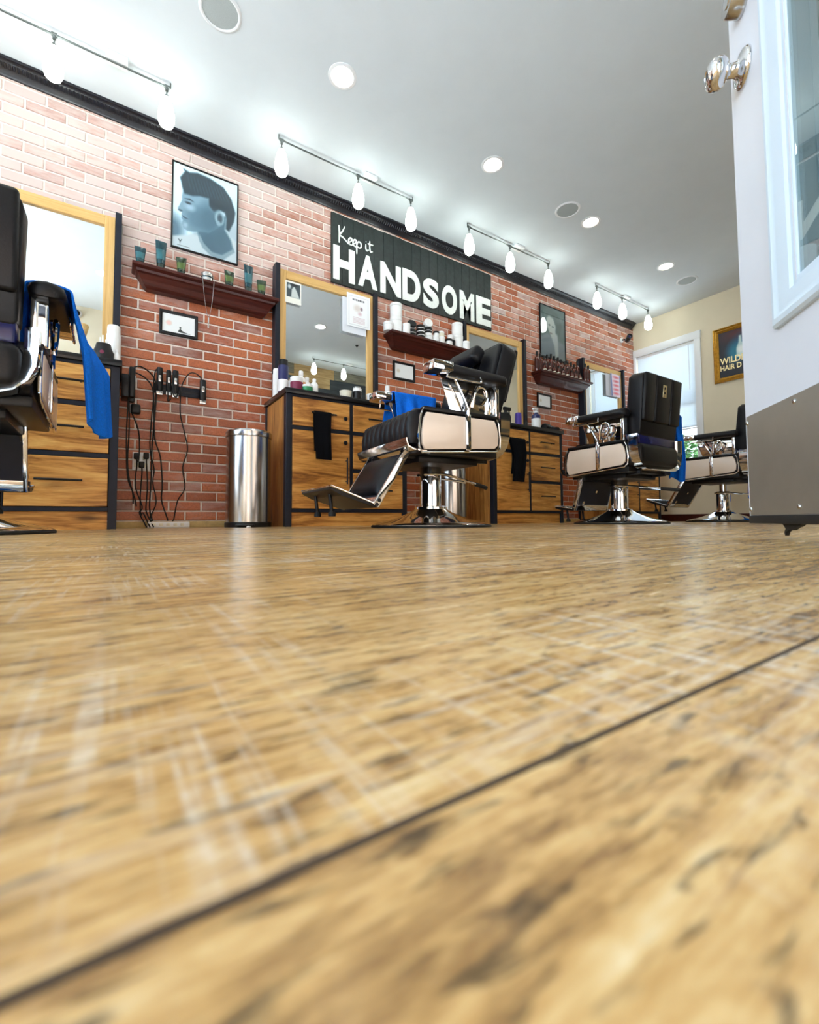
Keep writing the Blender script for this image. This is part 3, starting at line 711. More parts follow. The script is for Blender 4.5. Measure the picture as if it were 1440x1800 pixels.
# ------------------------------------------------------------------ mirrors standing on the counters
def build_mirror(name):
    t = thing(name, '', 'mirror')
    MB().box((-0.44, -0.030, 0.002), (0.44, -0.003, 1.075)).build('backing_board', 'black_laminate', t, smooth=0)
    for s in (-1, 1): MB().box((min(s*0.414, s*0.45), -0.085, 0.0), (max(s*0.414, s*0.45), -0.002, 1.09), bev=0.002, seg=1).build('side_board', 'black_laminate', t, smooth=0)
    MB().box((-0.364, -0.040, 0.05), (0.364, -0.034, 1.005)).build('mirror_glass', 'mirror_glass', t, smooth=0)
    for s in (-1, 1): MB().box((min(s*0.358, s*0.4135), -0.056, 0.0), (max(s*0.358, s*0.4135), -0.031, 1.066), bev=0.002, seg=1).build('stile', 'pine_z', t, smooth=0)
    MB().box((-0.358, -0.0555, 0.998), (0.358, -0.031, 1.065), bev=0.002, seg=1).build('rail', 'pine_x', t, smooth=0)
    MB().box((-0.358, -0.0555, 0.0), (0.358, -0.031, 0.06), bev=0.002, seg=1).build('rail', 'pine_x', t, smooth=0)
    return t
MX = [-0.433, 1.462, 3.347, 5.262]
mir = build_mirror('station_mirror')
labs = ['pine framed mirror at far left behind the nearest chair back', 'pine framed mirror with a photo and flyers tucked in its corners', 'pine framed mirror behind the reclined chair back, below the sign end', 'pine framed mirror with a red flyer, nearest the window']
for i in range(4):
    c = mir if i == 0 else copy_tree(mir)
    c.location = (MX[i], D-0.008, 0.942); tag(c, labs[i], 'mirror', 'station mirrors')

# ------------------------------------------------------------------ wall shelves
def build_shelf(name):
    t = thing(name, '', 'shelf')
    b = MB(); hw_, dp = 0.472, 0.158
    prof = [(0.088, 0.062, -0.125), (0.080, 0.070, -0.120), (0.068, 0.080, -0.108), (0.052, 0.096, -0.080), (0.034, 0.116, -0.052), (0.024, 0.128, -0.044), (0.022, 0.134, -0.030), (0.006, 0.150, -0.026), (0.0, dp, -0.020), (0.0, dp, -0.003), (0.003, dp-0.003, 0.0)]
    rings = [[Vector((-hw_+a, -0.008, z)), Vector((-hw_+a, -d, z)), Vector((hw_-a, -d, z)), Vector((hw_-a, -0.008, z))] for a, d, z in prof]
    b.loft(rings); b.build('moulded_ledge', 'mahogany', t, smooth=0)
    return t
SX = [0.548, 2.487, 4.437]; SZ = 1.716
shf = build_shelf('wall_shelf')
labs = ['dark red-brown moulded shelf under the near portrait, holding tubes', 'dark red-brown moulded shelf under the sign, holding white tubs', 'dark red-brown moulded shelf crowded with amber bottles']
for i in range(3):
    c = shf if i == 0 else copy_tree(shf)
    c.location = (SX[i], D, SZ); tag(c, labs[i], 'shelf', 'moulded wall shelves')
YS = D-0.082
def tube_item(x, h, w, mat, capm, label, y=YS, z=SZ):
    """squeeze tube standing on its cap: round below, crimped flat and flaring above"""
    t = thing('hair_product_tube', label, 'tube', (x, y, z), random.uniform(-0.25, 0.25), 'tubes on the near shelf')
    ch_ = h*0.24; r = w*0.36
    MB().lathe([(0, 0), (r*0.92, 0), (r, 0.002), (r, ch_-0.002), (r*0.95, ch_), (0, ch_)], 20).build('cap', capm, t)
    b = MB(); rings = []
    for k in range(9):
        q = k/8; z_ = ch_+(h-ch_)*q; a = r*(1-q)+w*0.5*q; c = r*(1-q)**0.8+0.0018
        rings.append([Vector((a*math.cos(2*PI*i/20), c*math.sin(2*PI*i/20), z_)) for i in range(20)])
    b.loft(rings); b.build('tube_body', mat, t)
    b = MB(); rings = []
    for q in (0.18, 0.62):
        z_ = ch_+(h-ch_)*q; a = (r*(1-q)+w*0.5*q)*1.004; c = (r*(1-q)**0.8+0.0018)*1.03
        rings.append([Vector((a*math.cos(PI+PI*i/10), c*math.sin(PI+PI*i/10)-0.0004, z_)) for i in range(1, 10)])
    n = 9; b._add([p for rr in rings for p in rr], [(i, i+1, n+i+1, n+i) for i in range(n-1)])
    b.build('label', 'teal_label' if mat == 'teal_plastic' else 'olive_label', t)
for a in ((0.121, 0.135, 0.066, 'teal_plastic', 'dark_green_cap', 'short teal tube at the left end of the near shelf'), (0.240, 0.215, 0.070, 'teal_plastic', 'dark_green_cap', 'tall teal tube on the near shelf, left of the portrait'),
          (0.364, 0.142, 0.066, 'green_plastic', 'dark_green_cap', 'short green tube under the portrait lower left corner'), (0.677, 0.142, 0.074, 'green_plastic', 'dark_green_cap', 'short green tube just right of the round tin'),
          (0.812, 0.225, 0.070, 'teal_plastic', 'dark_green_cap', 'tall teal tube near the right end of the near shelf'), (0.908, 0.142, 0.068, 'green_plastic', 'dark_green_cap', 'short green tube at the right end of the near shelf')): tube_item(*a)
t = thing('hair_wax_tin', 'round teal and silver tin on the near shelf above the chain', 'tin', (0.527, YS-0.01, SZ), 0)
MB().lathe([(0, 0), (0.037, 0), (0.039, 0.002), (0.039, 0.040), (0.037, 0.042), (0, 0.042)], 28).build('jar', 'teal_plastic', t)
MB().lathe([(0.0395, 0.014), (0.0396, 0.014), (0.0396, 0.032), (0.0395, 0.032)], 28).build('label', 'silver_cord', t)
MB().lathe([(0, 0.042), (0.040, 0.042), (0.0405, 0.044), (0.0405, 0.066), (0.038, 0.070), (0, 0.070)], 28).build('lid', 'satin_steel', t)
t = thing('chain_necklace', 'silver chain with a bar pendant hanging from the near shelf', 'necklace', (0.524, D-0.164, SZ), 0)
MB().tube([(-0.036, 0.07, 0.0745), (-0.036, 0.0, 0.004), (-0.034, -0.001, -0.03), (-0.020, -0.001, -0.16), (0.004, -0.001, -0.272), (0.026, -0.001, -0.16), (0.036, -0.001, -0.03), (0.037, 0.0, 0.004), (0.037, 0.07, 0.0745)], 0.0017, 6).build('chain', 'silver_cord', t)
MB().box((0.000, -0.004, -0.345), (0.009, 0.003, -0.272), bev=0.0015).build('pendant', 'silver_cord', t)

def jar(x, y, z, r, h, body, lid, label, group, lidh=0.3, name='product_jar', rot=None, band=None):
    t = thing(name, label, 'jar', (x, y, z), 0, group)
    if rot is not None: t.rotation_euler = rot
    hl = h*(1-lidh)
    MB().lathe([(0, 0), (r*0.96, 0), (r, 0.003), (r, hl-0.002), (r*0.93, hl), (0, hl)], 24).build('body', body, t)
    if band: MB().lathe([(r*1.002, hl*0.2), (r*1.008, hl*0.2), (r*1.008, hl*0.8), (r*1.002, hl*0.8)], 24).build('label', band, t)
    MB().lathe([(0, hl), (r*1.02, hl), (r*1.03, hl+0.002), (r*1.03, h-0.003), (r*0.98, h), (0, h)], 24).build('lid', lid, t)
    return t
G2 = 'jars and tubs on the middle shelf'; WP, BP = 'white_plastic', 'black_plastic'
jar(2.017, YS-0.01, SZ, 0.044, 0.078, WP, WP, 'low white tub at the left end of the middle shelf', G2)
jar(2.113, YS+0.015, SZ, 0.055, 0.150, WP, WP, 'lower of two stacked tall white tubs under the sign', G2, 0.2)
jar(2.113, YS+0.015, SZ+0.1503, 0.055, 0.128, WP, WP, 'upper of two stacked tall white tubs under the sign', G2, 0.2)
jar(2.186, YS-0.047, SZ, 0.034, 0.092, WP, WP, 'white jar in front of the tall white tub stack', G2)
jar(2.268, YS-0.012, SZ, 0.040, 0.066, WP, BP, 'black lidded jar under the tilted tin', G2, 0.4, band=BP)
tt = jar(2.266, YS+0.005, SZ+0.072, 0.042, 0.050, WP, BP, 'tilted tin with a black crescent facing out', G2, 0.35, rot=(math.radians(62), 0, math.radians(-12)))
tt.location = (2.270, YS+0.012, SZ+0.104)
for k, (b0, l0) in enumerate(((BP, WP), (BP, WP))): jar(2.366, YS-0.012, SZ+k*0.0653, 0.040, 0.065, l0, b0, ('lower' if k == 0 else 'upper')+' black banded jar of the pair beside the tilted tin', G2, 0.4, band=BP)
jar(2.453, YS-0.010, SZ, 0.042, 0.066, WP, WP, 'white jar at the bottom of the three-high stack', G2)
jar(2.453, YS-0.010, SZ+0.0663, 0.040, 0.062, WP, BP, 'black topped jar in the middle of the three-high stack', G2, 0.45, band=BP)
t3 = jar(2.455, YS-0.01, SZ+0.1287, 0.042, 0.044, WP, WP, 'white tin standing on edge atop the three-high stack', G2, 0.4, rot=(math.radians(80), 0, math.radians(-10)))
t3.location = (2.455, YS+0.012, SZ+0.171)
jar(2.535, YS-0.015, SZ, 0.036, 0.070, WP, WP, 'white jar right of the three-high stack', G2)
jar(2.548, YS-0.010, SZ+0.0702, 0.030, 0.045, WP, BP, 'small dark lidded jar on top of a white jar', G2, 0.4)
jar(2.610, YS-0.005, SZ, 0.037, 0.078, WP, WP, 'lower white jar of the pair in the shelf middle', G2)
jar(2.610, YS-0.005, SZ+0.0783, 0.032, 0.052, 'cream_plastic', WP, 'upper cream jar of the pair in the shelf middle', G2)
jar(2.700, YS-0.012, SZ, 0.036, 0.074, WP, BP, 'white jar with a dark lid left of the right-hand tubs', G2, 0.3)
jar(2.752, YS-0.020, SZ, 0.018, 0.070, BP, BP, 'slim black bottle before the right-hand tubs', G2, 0.3)
jar(2.722, YS-0.010, SZ+0.0745, 0.030, 0.045, WP, WP, 'small white jar set on the dark lidded jar', G2)
jar(2.825, YS+0.010, SZ, 0.056, 0.140, WP, WP, 'lower white tub of the right-hand stack', G2, 0.2)
jar(2.825, YS+0.010, SZ+0.1403, 0.055, 0.125, WP, WP, 'upper white tub of the right-hand stack', G2, 0.2)
jar(2.897, YS-0.036, SZ, 0.036, 0.085, WP, WP, 'white jar at the right end of the middle shelf', G2)

def amber(x, y, h, r, label, squat=False):
    t = thing('amber_bottle', label, 'bottle', (x, y, SZ), 0, 'amber bottles on the far shelf')
    n0 = h*(0.70 if not squat else 0.62)
    MB().lathe([(0, 0), (r*0.93, 0), (r, 0.004), (r, n0-0.01), (r*0.86, n0), (r*0.42, n0+h*0.06), (r*0.40, h*0.84), (0, h*0.84)], 18).build('glass_body', 'amber_glass', t)
    MB().lathe([(0, h*0.80), (r*0.50, h*0.80), (r*0.50, h-0.002), (r*0.44, h), (0, h)], 16).build('cap', BP, t)
    MB().lathe([(r*1.004, h*0.14), (r*1.01, h*0.14), (r*1.01, n0*(0.40 if squat else 0.78)), (r*1.004, n0*(0.40 if squat else 0.78))], 18).build('label', 'amber_label' if not squat else 'cream_plastic', t)
nb = 15; ORD = 'first second third fourth fifth sixth seventh eighth ninth tenth eleventh twelfth thirteenth fourteenth fifteenth'.split()
for k in range(nb):
    x = 4.005+k*0.0615
    w = ORD[k]+' tall amber bottle from the left in the back row of the far shelf'
    amber(x, (YS+0.022+0.006*(k % 2)) if x < 4.76 else YS-0.042, 0.235-(k % 3)*0.012+(0.03 if k in (4, 5, 12) else 0), 0.026, w)
for k in range(9): amber(4.06+k*0.080, YS-0.042, 0.088+(k % 2)*0.01, 0.021, ORD[k]+' small squat amber bottle from the left, front row of the far shelf', True)

# ------------------------------------------------------------------ framed pieces on the brick
def frame_on_wall(name, label, cat, xc, zc_, w, h, bar_, mat, depth=0.018, group=None, tilt=0.0):
    t = thing(name, label, cat, (xc, D-0.009, zc_), 0, group); t.rotation_euler = (0, tilt, 0)
    b = MB(); ring_frame(b, -w/2, w/2, -h/2, h/2, [(0, -0.0), (0, -depth), (bar_*0.3, -depth-0.002), (bar_, -depth+0.003), (bar_, -0.0)])
    b.box((-w/2+0.002, -0.004, -h/2+0.002), (w/2-0.002, -0.0, h/2-0.002))
    b.build('frame', mat, t, smooth=0); return t
p1 = frame_on_wall('framed_portrait', 'black framed portrait of a man in profile, above the near shelf', 'picture', 0.525, 2.263, 0.445, 0.622, 0.009, 'black_plastic', 0.020)
k = Ink(110, 150, (214, 232, 240))
k.ell(0.0, 0.80, 0.16, 0.16, (112, 142, 158), 0.5); k.ell(0.9, 0.75, 0.35, 0.4, (186, 200, 208), 0.6)
k.poly([(0, 0.885), (0.2, 0.83), (0.36, 0.755), (0.5, 0.80), (0.8, 0.66), (1, 0.72), (1, 1), (0, 1)], (198, 208, 212), 0.015)
k.poly([(0.37, 0.74), (0.42, 0.86), (0.55, 0.95), (0.74, 0.98), (0.95, 0.85), (0.90, 0.72), (0.80, 0.62), (0.82, 0.45), (0.45, 0.5)], (92, 126, 142), 0.02)
k.poly([(0.39, 0.80), (0.45, 0.92), (0.60, 1.0), (0.78, 1.0), (0.97, 0.86), (0.95, 0.82), (0.76, 0.94), (0.60, 0.94), (0.47, 0.86), (0.41, 0.77)], (150, 170, 180), 0.012)
k.poly([(0.145, 0.30), (0.13, 0.38), (0.135, 0.42), (0.10, 0.49), (0.072, 0.535), (0.085, 0.555), (0.135, 0.565), (0.13, 0.60), (0.145, 0.615), (0.125, 0.635), (0.15, 0.66), (0.135, 0.71), (0.16, 0.755), (0.22, 0.775), (0.32, 0.76), (0.42, 0.73), (0.55, 0.72), (0.72, 0.60), (0.72, 0.35), (0.4, 0.25)], (146, 172, 186), 0.008)
k.ell(0.36, 0.60, 0.16, 0.14, (112, 144, 160), 0.5); k.ell(0.56, 0.55, 0.16, 0.18, (98, 132, 148), 0.5); k.ell(0.25, 0.48, 0.07, 0.04, (172, 194, 206), 0.6); k.ell(0.19, 0.71, 0.03, 0.03, (168, 190, 202), 0.6)
k.poly([(0.17, 0.395), (0.25, 0.375), (0.31, 0.40), (0.25, 0.395)], (52, 76, 88), 0.008); k.ell(0.225, 0.435, 0.045, 0.014, (60, 84, 98), 0.4)
k.poly([(0.13, 0.607), (0.20, 0.622), (0.235, 0.630), (0.18, 0.632)], (66, 84, 100), 0.006); k.ell(0.11, 0.555, 0.03, 0.012, (84, 108, 122), 0.5)
k.ell(0.715, 0.495, 0.075, 0.085, (168, 190, 200), 0.2); k.ell(0.72, 0.495, 0.04, 0.055, (74, 100, 114), 0.4); k.ell(0.70, 0.56, 0.03, 0.03, (160, 182, 194), 0.4)
k.poly([(0.10, 0.16), (0.17, 0.07), (0.15, 0.04), (0.24, 0.06), (0.36, 0.03), (0.56, 0.04), (0.77, 0.09), (0.90, 0.20), (0.97, 0.36), (0.945, 0.48), (0.87, 0.62), (0.82, 0.60), (0.83, 0.47), (0.80, 0.40), (0.70, 0.385), (0.62, 0.43), (0.55, 0.38), (0.54, 0.29), (0.40, 0.30), (0.29, 0.33), (0.17, 0.335), (0.135, 0.27), (0.12, 0.21)], (46, 78, 92), 0.014)
for q in range(12):
    a = 0.2+q*0.05; k.poly([(a, 0.10), (a+0.012, 0.10), (a+0.07+q*0.004, 0.26), (a+0.055+q*0.004, 0.26)], (84, 118, 132), 0.012, 0.6)
k.poly([(0.085, 0.90), (0.115, 0.935), (0.145, 0.895), (0.13, 0.90), (0.115, 0.92), (0.10, 0.90)], (60, 72, 78), 0.004); k.poly([(0.105, 0.935), (0.12, 0.935), (0.115, 0.955)], (60, 72, 78), 0.004); k.poly([(0.07, 0.968), (0.26, 0.968), (0.26, 0.974), (0.07, 0.974)], (120, 132, 136), 0.004)
k.C = np.clip(255*(k.C/255)**1.45*1.16, 0, 250)
k.build('photo_print', 0.428, 0.604, p1, (0, -0.012, 0))
MB().box((-0.214, -0.0165, -0.302), (0.214, -0.0145, 0.302)).build('cover_glass', 'print_glass', p1, smooth=0)
p2 = frame_on_wall('framed_portrait', 'black framed portrait of a person in a suit, behind the amber bottles', 'picture', 4.345, 2.250, 0.455, 0.63, 0.010, 'black_plastic', 0.020)
k = Ink(90, 120, (70, 96, 92))
k.poly([(0, 1), (0, 0.62), (0.25, 0.52), (0.6, 0.6), (1, 0.66), (1, 1)], (112, 126, 134), 0.03)
k.poly([(0.35, 0.45), (0.7, 0.5), (0.72, 0.9), (0.6, 1.0), (0.55, 0.75)], (176, 184, 186), 0.03)
k.poly([(0.25, 0.22), (0.36, 0.16), (0.52, 0.20), (0.62, 0.34), (0.60, 0.52), (0.50, 0.62), (0.38, 0.52), (0.27, 0.40)], (178, 186, 180), 0.03)
k.poly([(0.2, 0.24), (0.24, 0.10), (0.45, 0.03), (0.75, 0.10), (0.88, 0.30), (0.80, 0.50), (0.70, 0.52), (0.66, 0.34), (0.52, 0.18), (0.34, 0.14)], (52, 76, 70), 0.03)
k.ell(0.36, 0.35, 0.04, 0.018, (70, 88, 88), 0.4); k.ell(0.50, 0.37, 0.04, 0.018, (70, 88, 88), 0.4); k.ell(0.42, 0.51, 0.06, 0.015, (112, 100, 98), 0.4)
k.build('photo_print', 0.436, 0.61, p2, (0, -0.012, 0))
MB().box((-0.218, -0.0165, -0.305), (0.218, -0.0145, 0.305)).build('cover_glass', 'print_glass', p2, smooth=0)
for xc, lab, ti in ((0.362, 'small black frame with white certificate under the near shelf', 0.0), (2.228, 'small black frame with white certificate under the middle shelf', 0.0), (4.168, 'small black frame with white certificate under the bottle shelf', 0.012)):
    f = frame_on_wall('certificate_picture', lab, 'picture', xc, 1.410, 0.240, 0.166, 0.019, 'black_plastic', 0.018, 'small certificate frames', ti)
    k = Ink(60, 40, (236, 238, 238)); k.ell(0.2, 0.5, 0.08, 0.12, (214, 206, 190), 0.5)
    if xc < 1:
        k.ell(0.2, 0.5, 0.07, 0.11, (236, 198, 190), 0.4); k.poly([(0.5, 0.80), (0.55, 0.70), (0.60, 0.80), (0.68, 0.86), (0.86, 0.94), (0.60, 0.92), (0.48, 0.90)], (60, 66, 64), 0.01); k.ell(0.55, 0.66, 0.03, 0.05, (60, 70, 64), 0.4)
    k.build('paper_print', 0.204, 0.130, f, (0, -0.009, 0))

# ------------------------------------------------------------------ the sign
sg = thing('wall_sign', 'black wooden plank sign with big white lettering on the brick', 'sign', (2.4215, D-0.008, 2.05))
sw, sh, npl = 1.843, 0.611, 18
for q in range(npl):
    x0 = -sw/2+q*sw/npl; e = random.uniform(-0.0015, 0.0015)
    MB().box((x0+0.0012, -0.018+e, 0), (x0+sw/npl-0.0012, 0, sh+random.uniform(-0.002, 0.002)), bev=0.0015, seg=1).build('plank', 'sign_black', sg, smooth=0)
for c_, xa, xb, za, zb in (('H', 1.516, 1.717, 2.081, 2.378), ('A', 1.750, 1.942, 2.090, 2.381), ('N', 1.973, 2.192, 2.090, 2.380), ('D', 2.210, 2.412, 2.088, 2.388), ('S', 2.446, 2.632, 2.088, 2.378), ('O', 2.670, 2.862, 2.082, 2.376), ('M', 2.899, 3.092, 2.081, 2.373), ('E', 3.122, 3.328, 2.080, 2.379)):
    me = text_mesh(c_, 1.0, 0.01, 0.045); xs = [v.co.x for v in me.vertices]; ys = [v.co.y for v in me.vertices]
    fx, fy = (xb-xa)/(max(xs)-min(xs)), (zb-za)/(max(ys)-min(ys))
    mx, my = min(xs), min(ys)
    for v in me.vertices: v.co = Vector((xa-2.4215+(v.co.x-mx)*fx, -0.0215-v.co.z*0.25, za-2.05+(v.co.y-my)*fy))
    me.name = 'letter'; me.materials.clear(); me.materials.append(MATS['letter_white'])
    o = bpy.data.objects.new('letter', me); COL.objects.link(o); o.parent = sg
def stroke(b, pts, r=0.0060): b.tube([(x-2.4215, -0.022, z-2.05) for x, z in pts], lambda q: r*(0.8+0.4*math.sin(PI*q)), 8, 5)
scr = {'K': [[(1.566, 2.560), (1.572, 2.500), (1.570, 2.408)], [(1.622, 2.566), (1.600, 2.515), (1.574, 2.478), (1.610, 2.462), (1.660, 2.424)]],
       'e': [[(1.655, 2.440), (1.678, 2.452), (1.690, 2.474), (1.676, 2.484), (1.660, 2.464), (1.662, 2.434), (1.682, 2.424), (1.702, 2.434)]],
       'p': [[(1.736, 2.470), (1.736, 2.420), (1.737, 2.362)], [(1.738, 2.440), (1.750, 2.476), (1.776, 2.470), (1.780, 2.440), (1.762, 2.424), (1.742, 2.430)]],
       'i': [[(1.826, 2.478), (1.826, 2.440), (1.838, 2.424), (1.854, 2.436)], [(1.828, 2.502), (1.829, 2.505)]],
       't': [[(1.866, 2.520), (1.866, 2.450), (1.876, 2.424), (1.894, 2.434)], [(1.846, 2.494), (1.870, 2.490), (1.900, 2.494)]]}
for L_, dx in (('K', 0), ('e', 0), ('e', 0.042), ('p', 0), ('i', 0), ('t', 0)):
    b = MB()
    for s_ in scr[L_]: stroke(b, [(x+dx, z) for x, z in s_])
    b.build('letter', 'letter_white', sg)

# ------------------------------------------------------------------ papers tucked into the mirrors
def paper(name, label, cat, xc, zc_, w, h, y, ink, rz=0.0, curl=0.02):
    t = thing(name, label, cat, (xc, y, zc_), rz); ink.build('print', w, h, t, (0, -0.0012, 0))
    MB().box((-w/2, -0.001, -h/2), (w/2, 0.0, h/2)).build('sheet', 'white_plastic', t, smooth=0); return t
k = Ink(40, 52, (238, 236, 226)); k.poly([(0.07, 0.08), (0.92, 0.08), (0.92, 0.72), (0.07, 0.72)], (58, 72, 78), 0.008)
k.poly([(0.36, 0.72), (0.40, 0.35), (0.55, 0.20), (0.72, 0.40), (0.90, 0.72)], (196, 204, 202), 0.03); k.ell(0.25, 0.25, 0.1, 0.1, (190, 200, 204), 0.4); k.ell(0.55, 0.15, 0.2, 0.06, (24, 30, 38), 0.4)
paper('instant_photo', 'instant photo tucked in the top left corner of the mirror', 'photo', 1.160, 1.838, 0.128, 0.176, D-0.066, k)
k = Ink(60, 76, (244, 246, 248)); k.poly([(0.08, 0.07), (0.92, 0.07), (0.92, 0.95), (0.08, 0.95)], (206, 210, 216), 0.006); k.poly([(0.10, 0.085), (0.90, 0.085), (0.90, 0.935), (0.10, 0.935)], (244, 246, 248), 0.006)
for q in range(7): k.poly([(0.24+q*0.075, 0.15), (0.29+q*0.075, 0.15), (0.29+q*0.075, 0.20), (0.24+q*0.075, 0.20)], (70, 74, 84), 0.008)
k.ell(0.45, 0.42, 0.16, 0.10, (222, 214, 210), 0.5); k.ell(0.62, 0.42, 0.05, 0.05, (150, 130, 140), 0.4); k.ell(0.55, 0.58, 0.08, 0.05, (222, 200, 206), 0.5)
for q in range(5): k.poly([(0.26, 0.70+q*0.04), (0.76, 0.70+q*0.04), (0.76, 0.715+q*0.04), (0.26, 0.715+q*0.04)], (214, 190, 198), 0.006)
paper('price_flyer', 'white printed flyer clipped at the mirror top right corner, front sheet', 'flyer', 1.727, 1.826, 0.222, 0.285, D-0.0835, k)
k = Ink(8, 8, (226, 230, 238))
paper('blank_flyer', 'pale blank sheet behind the white flyer, hanging lower', 'flyer', 1.690, 1.775, 0.222, 0.300, D-0.074, k)
k = Ink(40, 52, (236, 214, 222)); k.poly([(0.0, 0), (0.12, 0), (0.2, 1), (0.05, 1)], (112, 122, 168), 0.02); k.poly([(0.90, 0), (0.98, 0), (1, 1), (0.93, 1)], (112, 122, 168), 0.02)
for q in range(5): k.ell(0.55, 0.14+q*0.18, 0.26, 0.05, (226, 110, 120), 0.6)
paper('red_flyer', 'pink and red printed flyer on the mirror nearest the window', 'flyer', 5.515, 1.795, 0.225, 0.300, D-0.078, k)
k = Ink(8, 8, (206, 204, 212))
paper('grey_flyer', 'grey sheet showing behind the pink and red flyer', 'flyer', 5.415, 1.785, 0.215, 0.29, D-0.070, k)
# poster on the end wall
ps = thing('framed_poster', 'gold framed dark vintage hair tonic poster on the cream wall', 'poster', (XE-0.004, 2.12, 1.990), -PI/2)
b = MB(); ring_frame(b, -0.325, 0.325, -0.328, 0.328, [(0, 0), (0, -0.024), (0.012, -0.028), (0.022, -0.020), (0.034, -0.024), (0.056, -0.012), (0.056, 0)]); b.box((-0.32, -0.004, -0.32), (0.32, -0.001, 0.32))
b.build('frame', 'gold_frame', ps, smooth=0)
k = Ink(100, 100, (24, 30, 44)); k.ell(0.45, 0.10, 0.40, 0.16, (86, 40, 46), 0.7); k.ell(0.58, 0.42, 0.30, 0.28, (22, 104, 158), 0.5); k.ell(0.30, 0.50, 0.14, 0.2, (34, 122, 150), 0.6)
k.poly([(0.34, 0.40), (0.38, 0.30), (0.39, 0.16), (0.43, 0.16), (0.44, 0.30), (0.50, 0.40), (0.51, 0.62), (0.33, 0.62)], (196, 222, 222), 0.015); k.ell(0.42, 0.46, 0.07, 0.08, (240, 250, 250), 0.4); k.ell(0.72, 0.58, 0.10, 0.07, (190, 200, 190), 0.5)
k.build('poster_print', 0.54, 0.545, ps, (0, -0.0075, 0))
for txt, z_, s_ in (('WILDR', -0.110, 0.105), ('HAIR D', -0.190, 0.085)):
    me = text_mesh(txt, s_, 0.0004, 0.002); me.name = 'poster_lettering'
    x0 = min(v.co.x for v in me.vertices)
    for v in me.vertices: v.co = Vector((-0.262+(v.co.x-x0)*0.80, -0.0085-v.co.z, z_+v.co.y))
    me.materials.clear(); me.materials.append(MATS['brass_plate']); o = bpy.data.objects.new('lettering', me); COL.objects.link(o); o.parent = ps

# ------------------------------------------------------------------ ceiling lights and speakers
pend = MB()
pend.lathe([(0.012, 0.0), (0.019, -0.006), (0.028, -0.026), (0.038, -0.062), (0.045, -0.10), (0.0475, -0.128), (0.0455, -0.156), (0.037, -0.179), (0.022, -0.192), (0, -0.196)], 24)
pend_me = pend.mesh('glass_shade', 'bulb_glass', 60)
def track(xc, xs, cx, yy, label, group):
    t = thing('track_light', label, 'track light', (xc, yy, ZC), 0, group)
    MB().box((cx-0.055, -0.040, -0.026), (cx+0.055, 0.040, 0.0), bev=0.004).build('canopy', 'white_plastic', t)
    b = MB(); a, c = min(xs)-0.02, max(xs)+0.02
    b.tube([(a, 0, -0.034), (c, 0, -0.034)], 0.0055, 8, 1)
    for q in (a, c): b.tube([(q, 0, -0.034), (q, 0, 0.0)], 0.004, 8, 1)
    b.build('rail', 'track_metal', t)
    for x in xs:
        b = MB(); b.cyl((x-0.014, 0, -0.034), (x+0.014, 0, -0.034), 0.011, n=12); b.cyl((x, 0, -0.03), (x, 0, -0.062), 0.009, n=12); b.tube([(x, 0, -0.06), (x, 0, -0.104)], 0.004, 8, 1); b.lathe([(0, -0.088), (0.010, -0.090), (0.012, -0.104), (0, -0.104)], 14, (x, 0, 0))
        h = b.build('pendant_holder', 'track_metal', t)
        o = bpy.data.objects.new('glass_shade', pend_me); COL.objects.link(o); o.parent = h; o.location = (x, 0, -0.102)
TG = 'track lights with three glass pendants'
for xc, xs, cx, lab in ((-0.32, (-0.55, 0.0, 0.55), 0.29, 'near track light with glass pendants above the near portrait'), (1.5, (-0.55, 0.055, 0.55), 0.155, 'track light with three pendants left of and above the sign'),
                        (3.245, (-0.55, -0.02, 0.55), 0.10, 'track light with three pendants above the bottle shelf'), (5.19, (-0.545, -0.03, 0.55), 0.04, 'farthest track light with three pendants, by the window corner')):
    track(xc, xs, cx, 3.045, lab, TG)
track(3.30, (-0.54, 0.0, 0.54), 0.1, -0.20, 'track light by the board wall, seen in the mirror', 'track lights on the front side')
track(5.25, (-0.54, 0.0, 0.54), 0.1, -0.20, 'second track light by the board wall, behind the open door', 'track lights on the front side')
def downlight(x, y, label):
    t = thing('recessed_light', label, 'ceiling light', (x, y, ZC), 0, 'recessed ceiling lights')
    MB().lathe([(0.062, 0.004), (0.064, -0.003), (0.070, -0.006), (0.086, -0.003), (0.087, 0.001)], 32).build('trim_ring', 'white_paint', t)
    MB().lathe([(0, -0.0005), (0.0635, -0.0005), (0.0635, 0.002), (0, 0.002)], 32).build('lens', 'recessed_lens', t)
for x, lab in ((1.128, 'nearest recessed light, above the open floor'), (2.392, 'second recessed light from the camera, above the sign'), (3.626, 'third recessed light, beside a ceiling speaker'), (4.960, 'farthest recessed light, near the end wall')): downlight(x, 2.42, lab)
for x, lab in ((-0.12, 'recessed light by the entrance, seen in the far left mirror'), (1.1, 'recessed light overhead of the camera, out of the frame'), (2.40, 'recessed light seen in the mirror with the flyers'), (3.65, 'recessed light above the open door'), (5.0, 'recessed light behind the open door, near the end wall')): downlight(x, 0.96, lab)
for x, y, lab in ((0.43, 2.452, 'round ceiling speaker at the top left of the picture'), (3.308, 2.431, 'round ceiling speaker left of the third recessed light'), (5.465, 2.439, 'round ceiling speaker nearest the end wall')):
    t = thing('ceiling_speaker', lab, 'speaker', (x, y, ZC), 0, 'ceiling speakers')
    MB().lathe([(0.088, 0.002), (0.090, -0.006), (0.098, -0.008), (0.108, -0.002), (0.108, 0.001)], 36).build('bezel', 'white_paint', t)
    MB().lathe([(0, -0.005), (0.06, -0.0045), (0.090, -0.003), (0.090, 0.0), (0, 0.0)], 36).build('grille', 'speaker_grille', t)
t = thing('sprinkler_head', 'small dark sprinkler head on the ceiling, seen in a mirror', 'sprinkler', (3.14, 0.62, ZC))
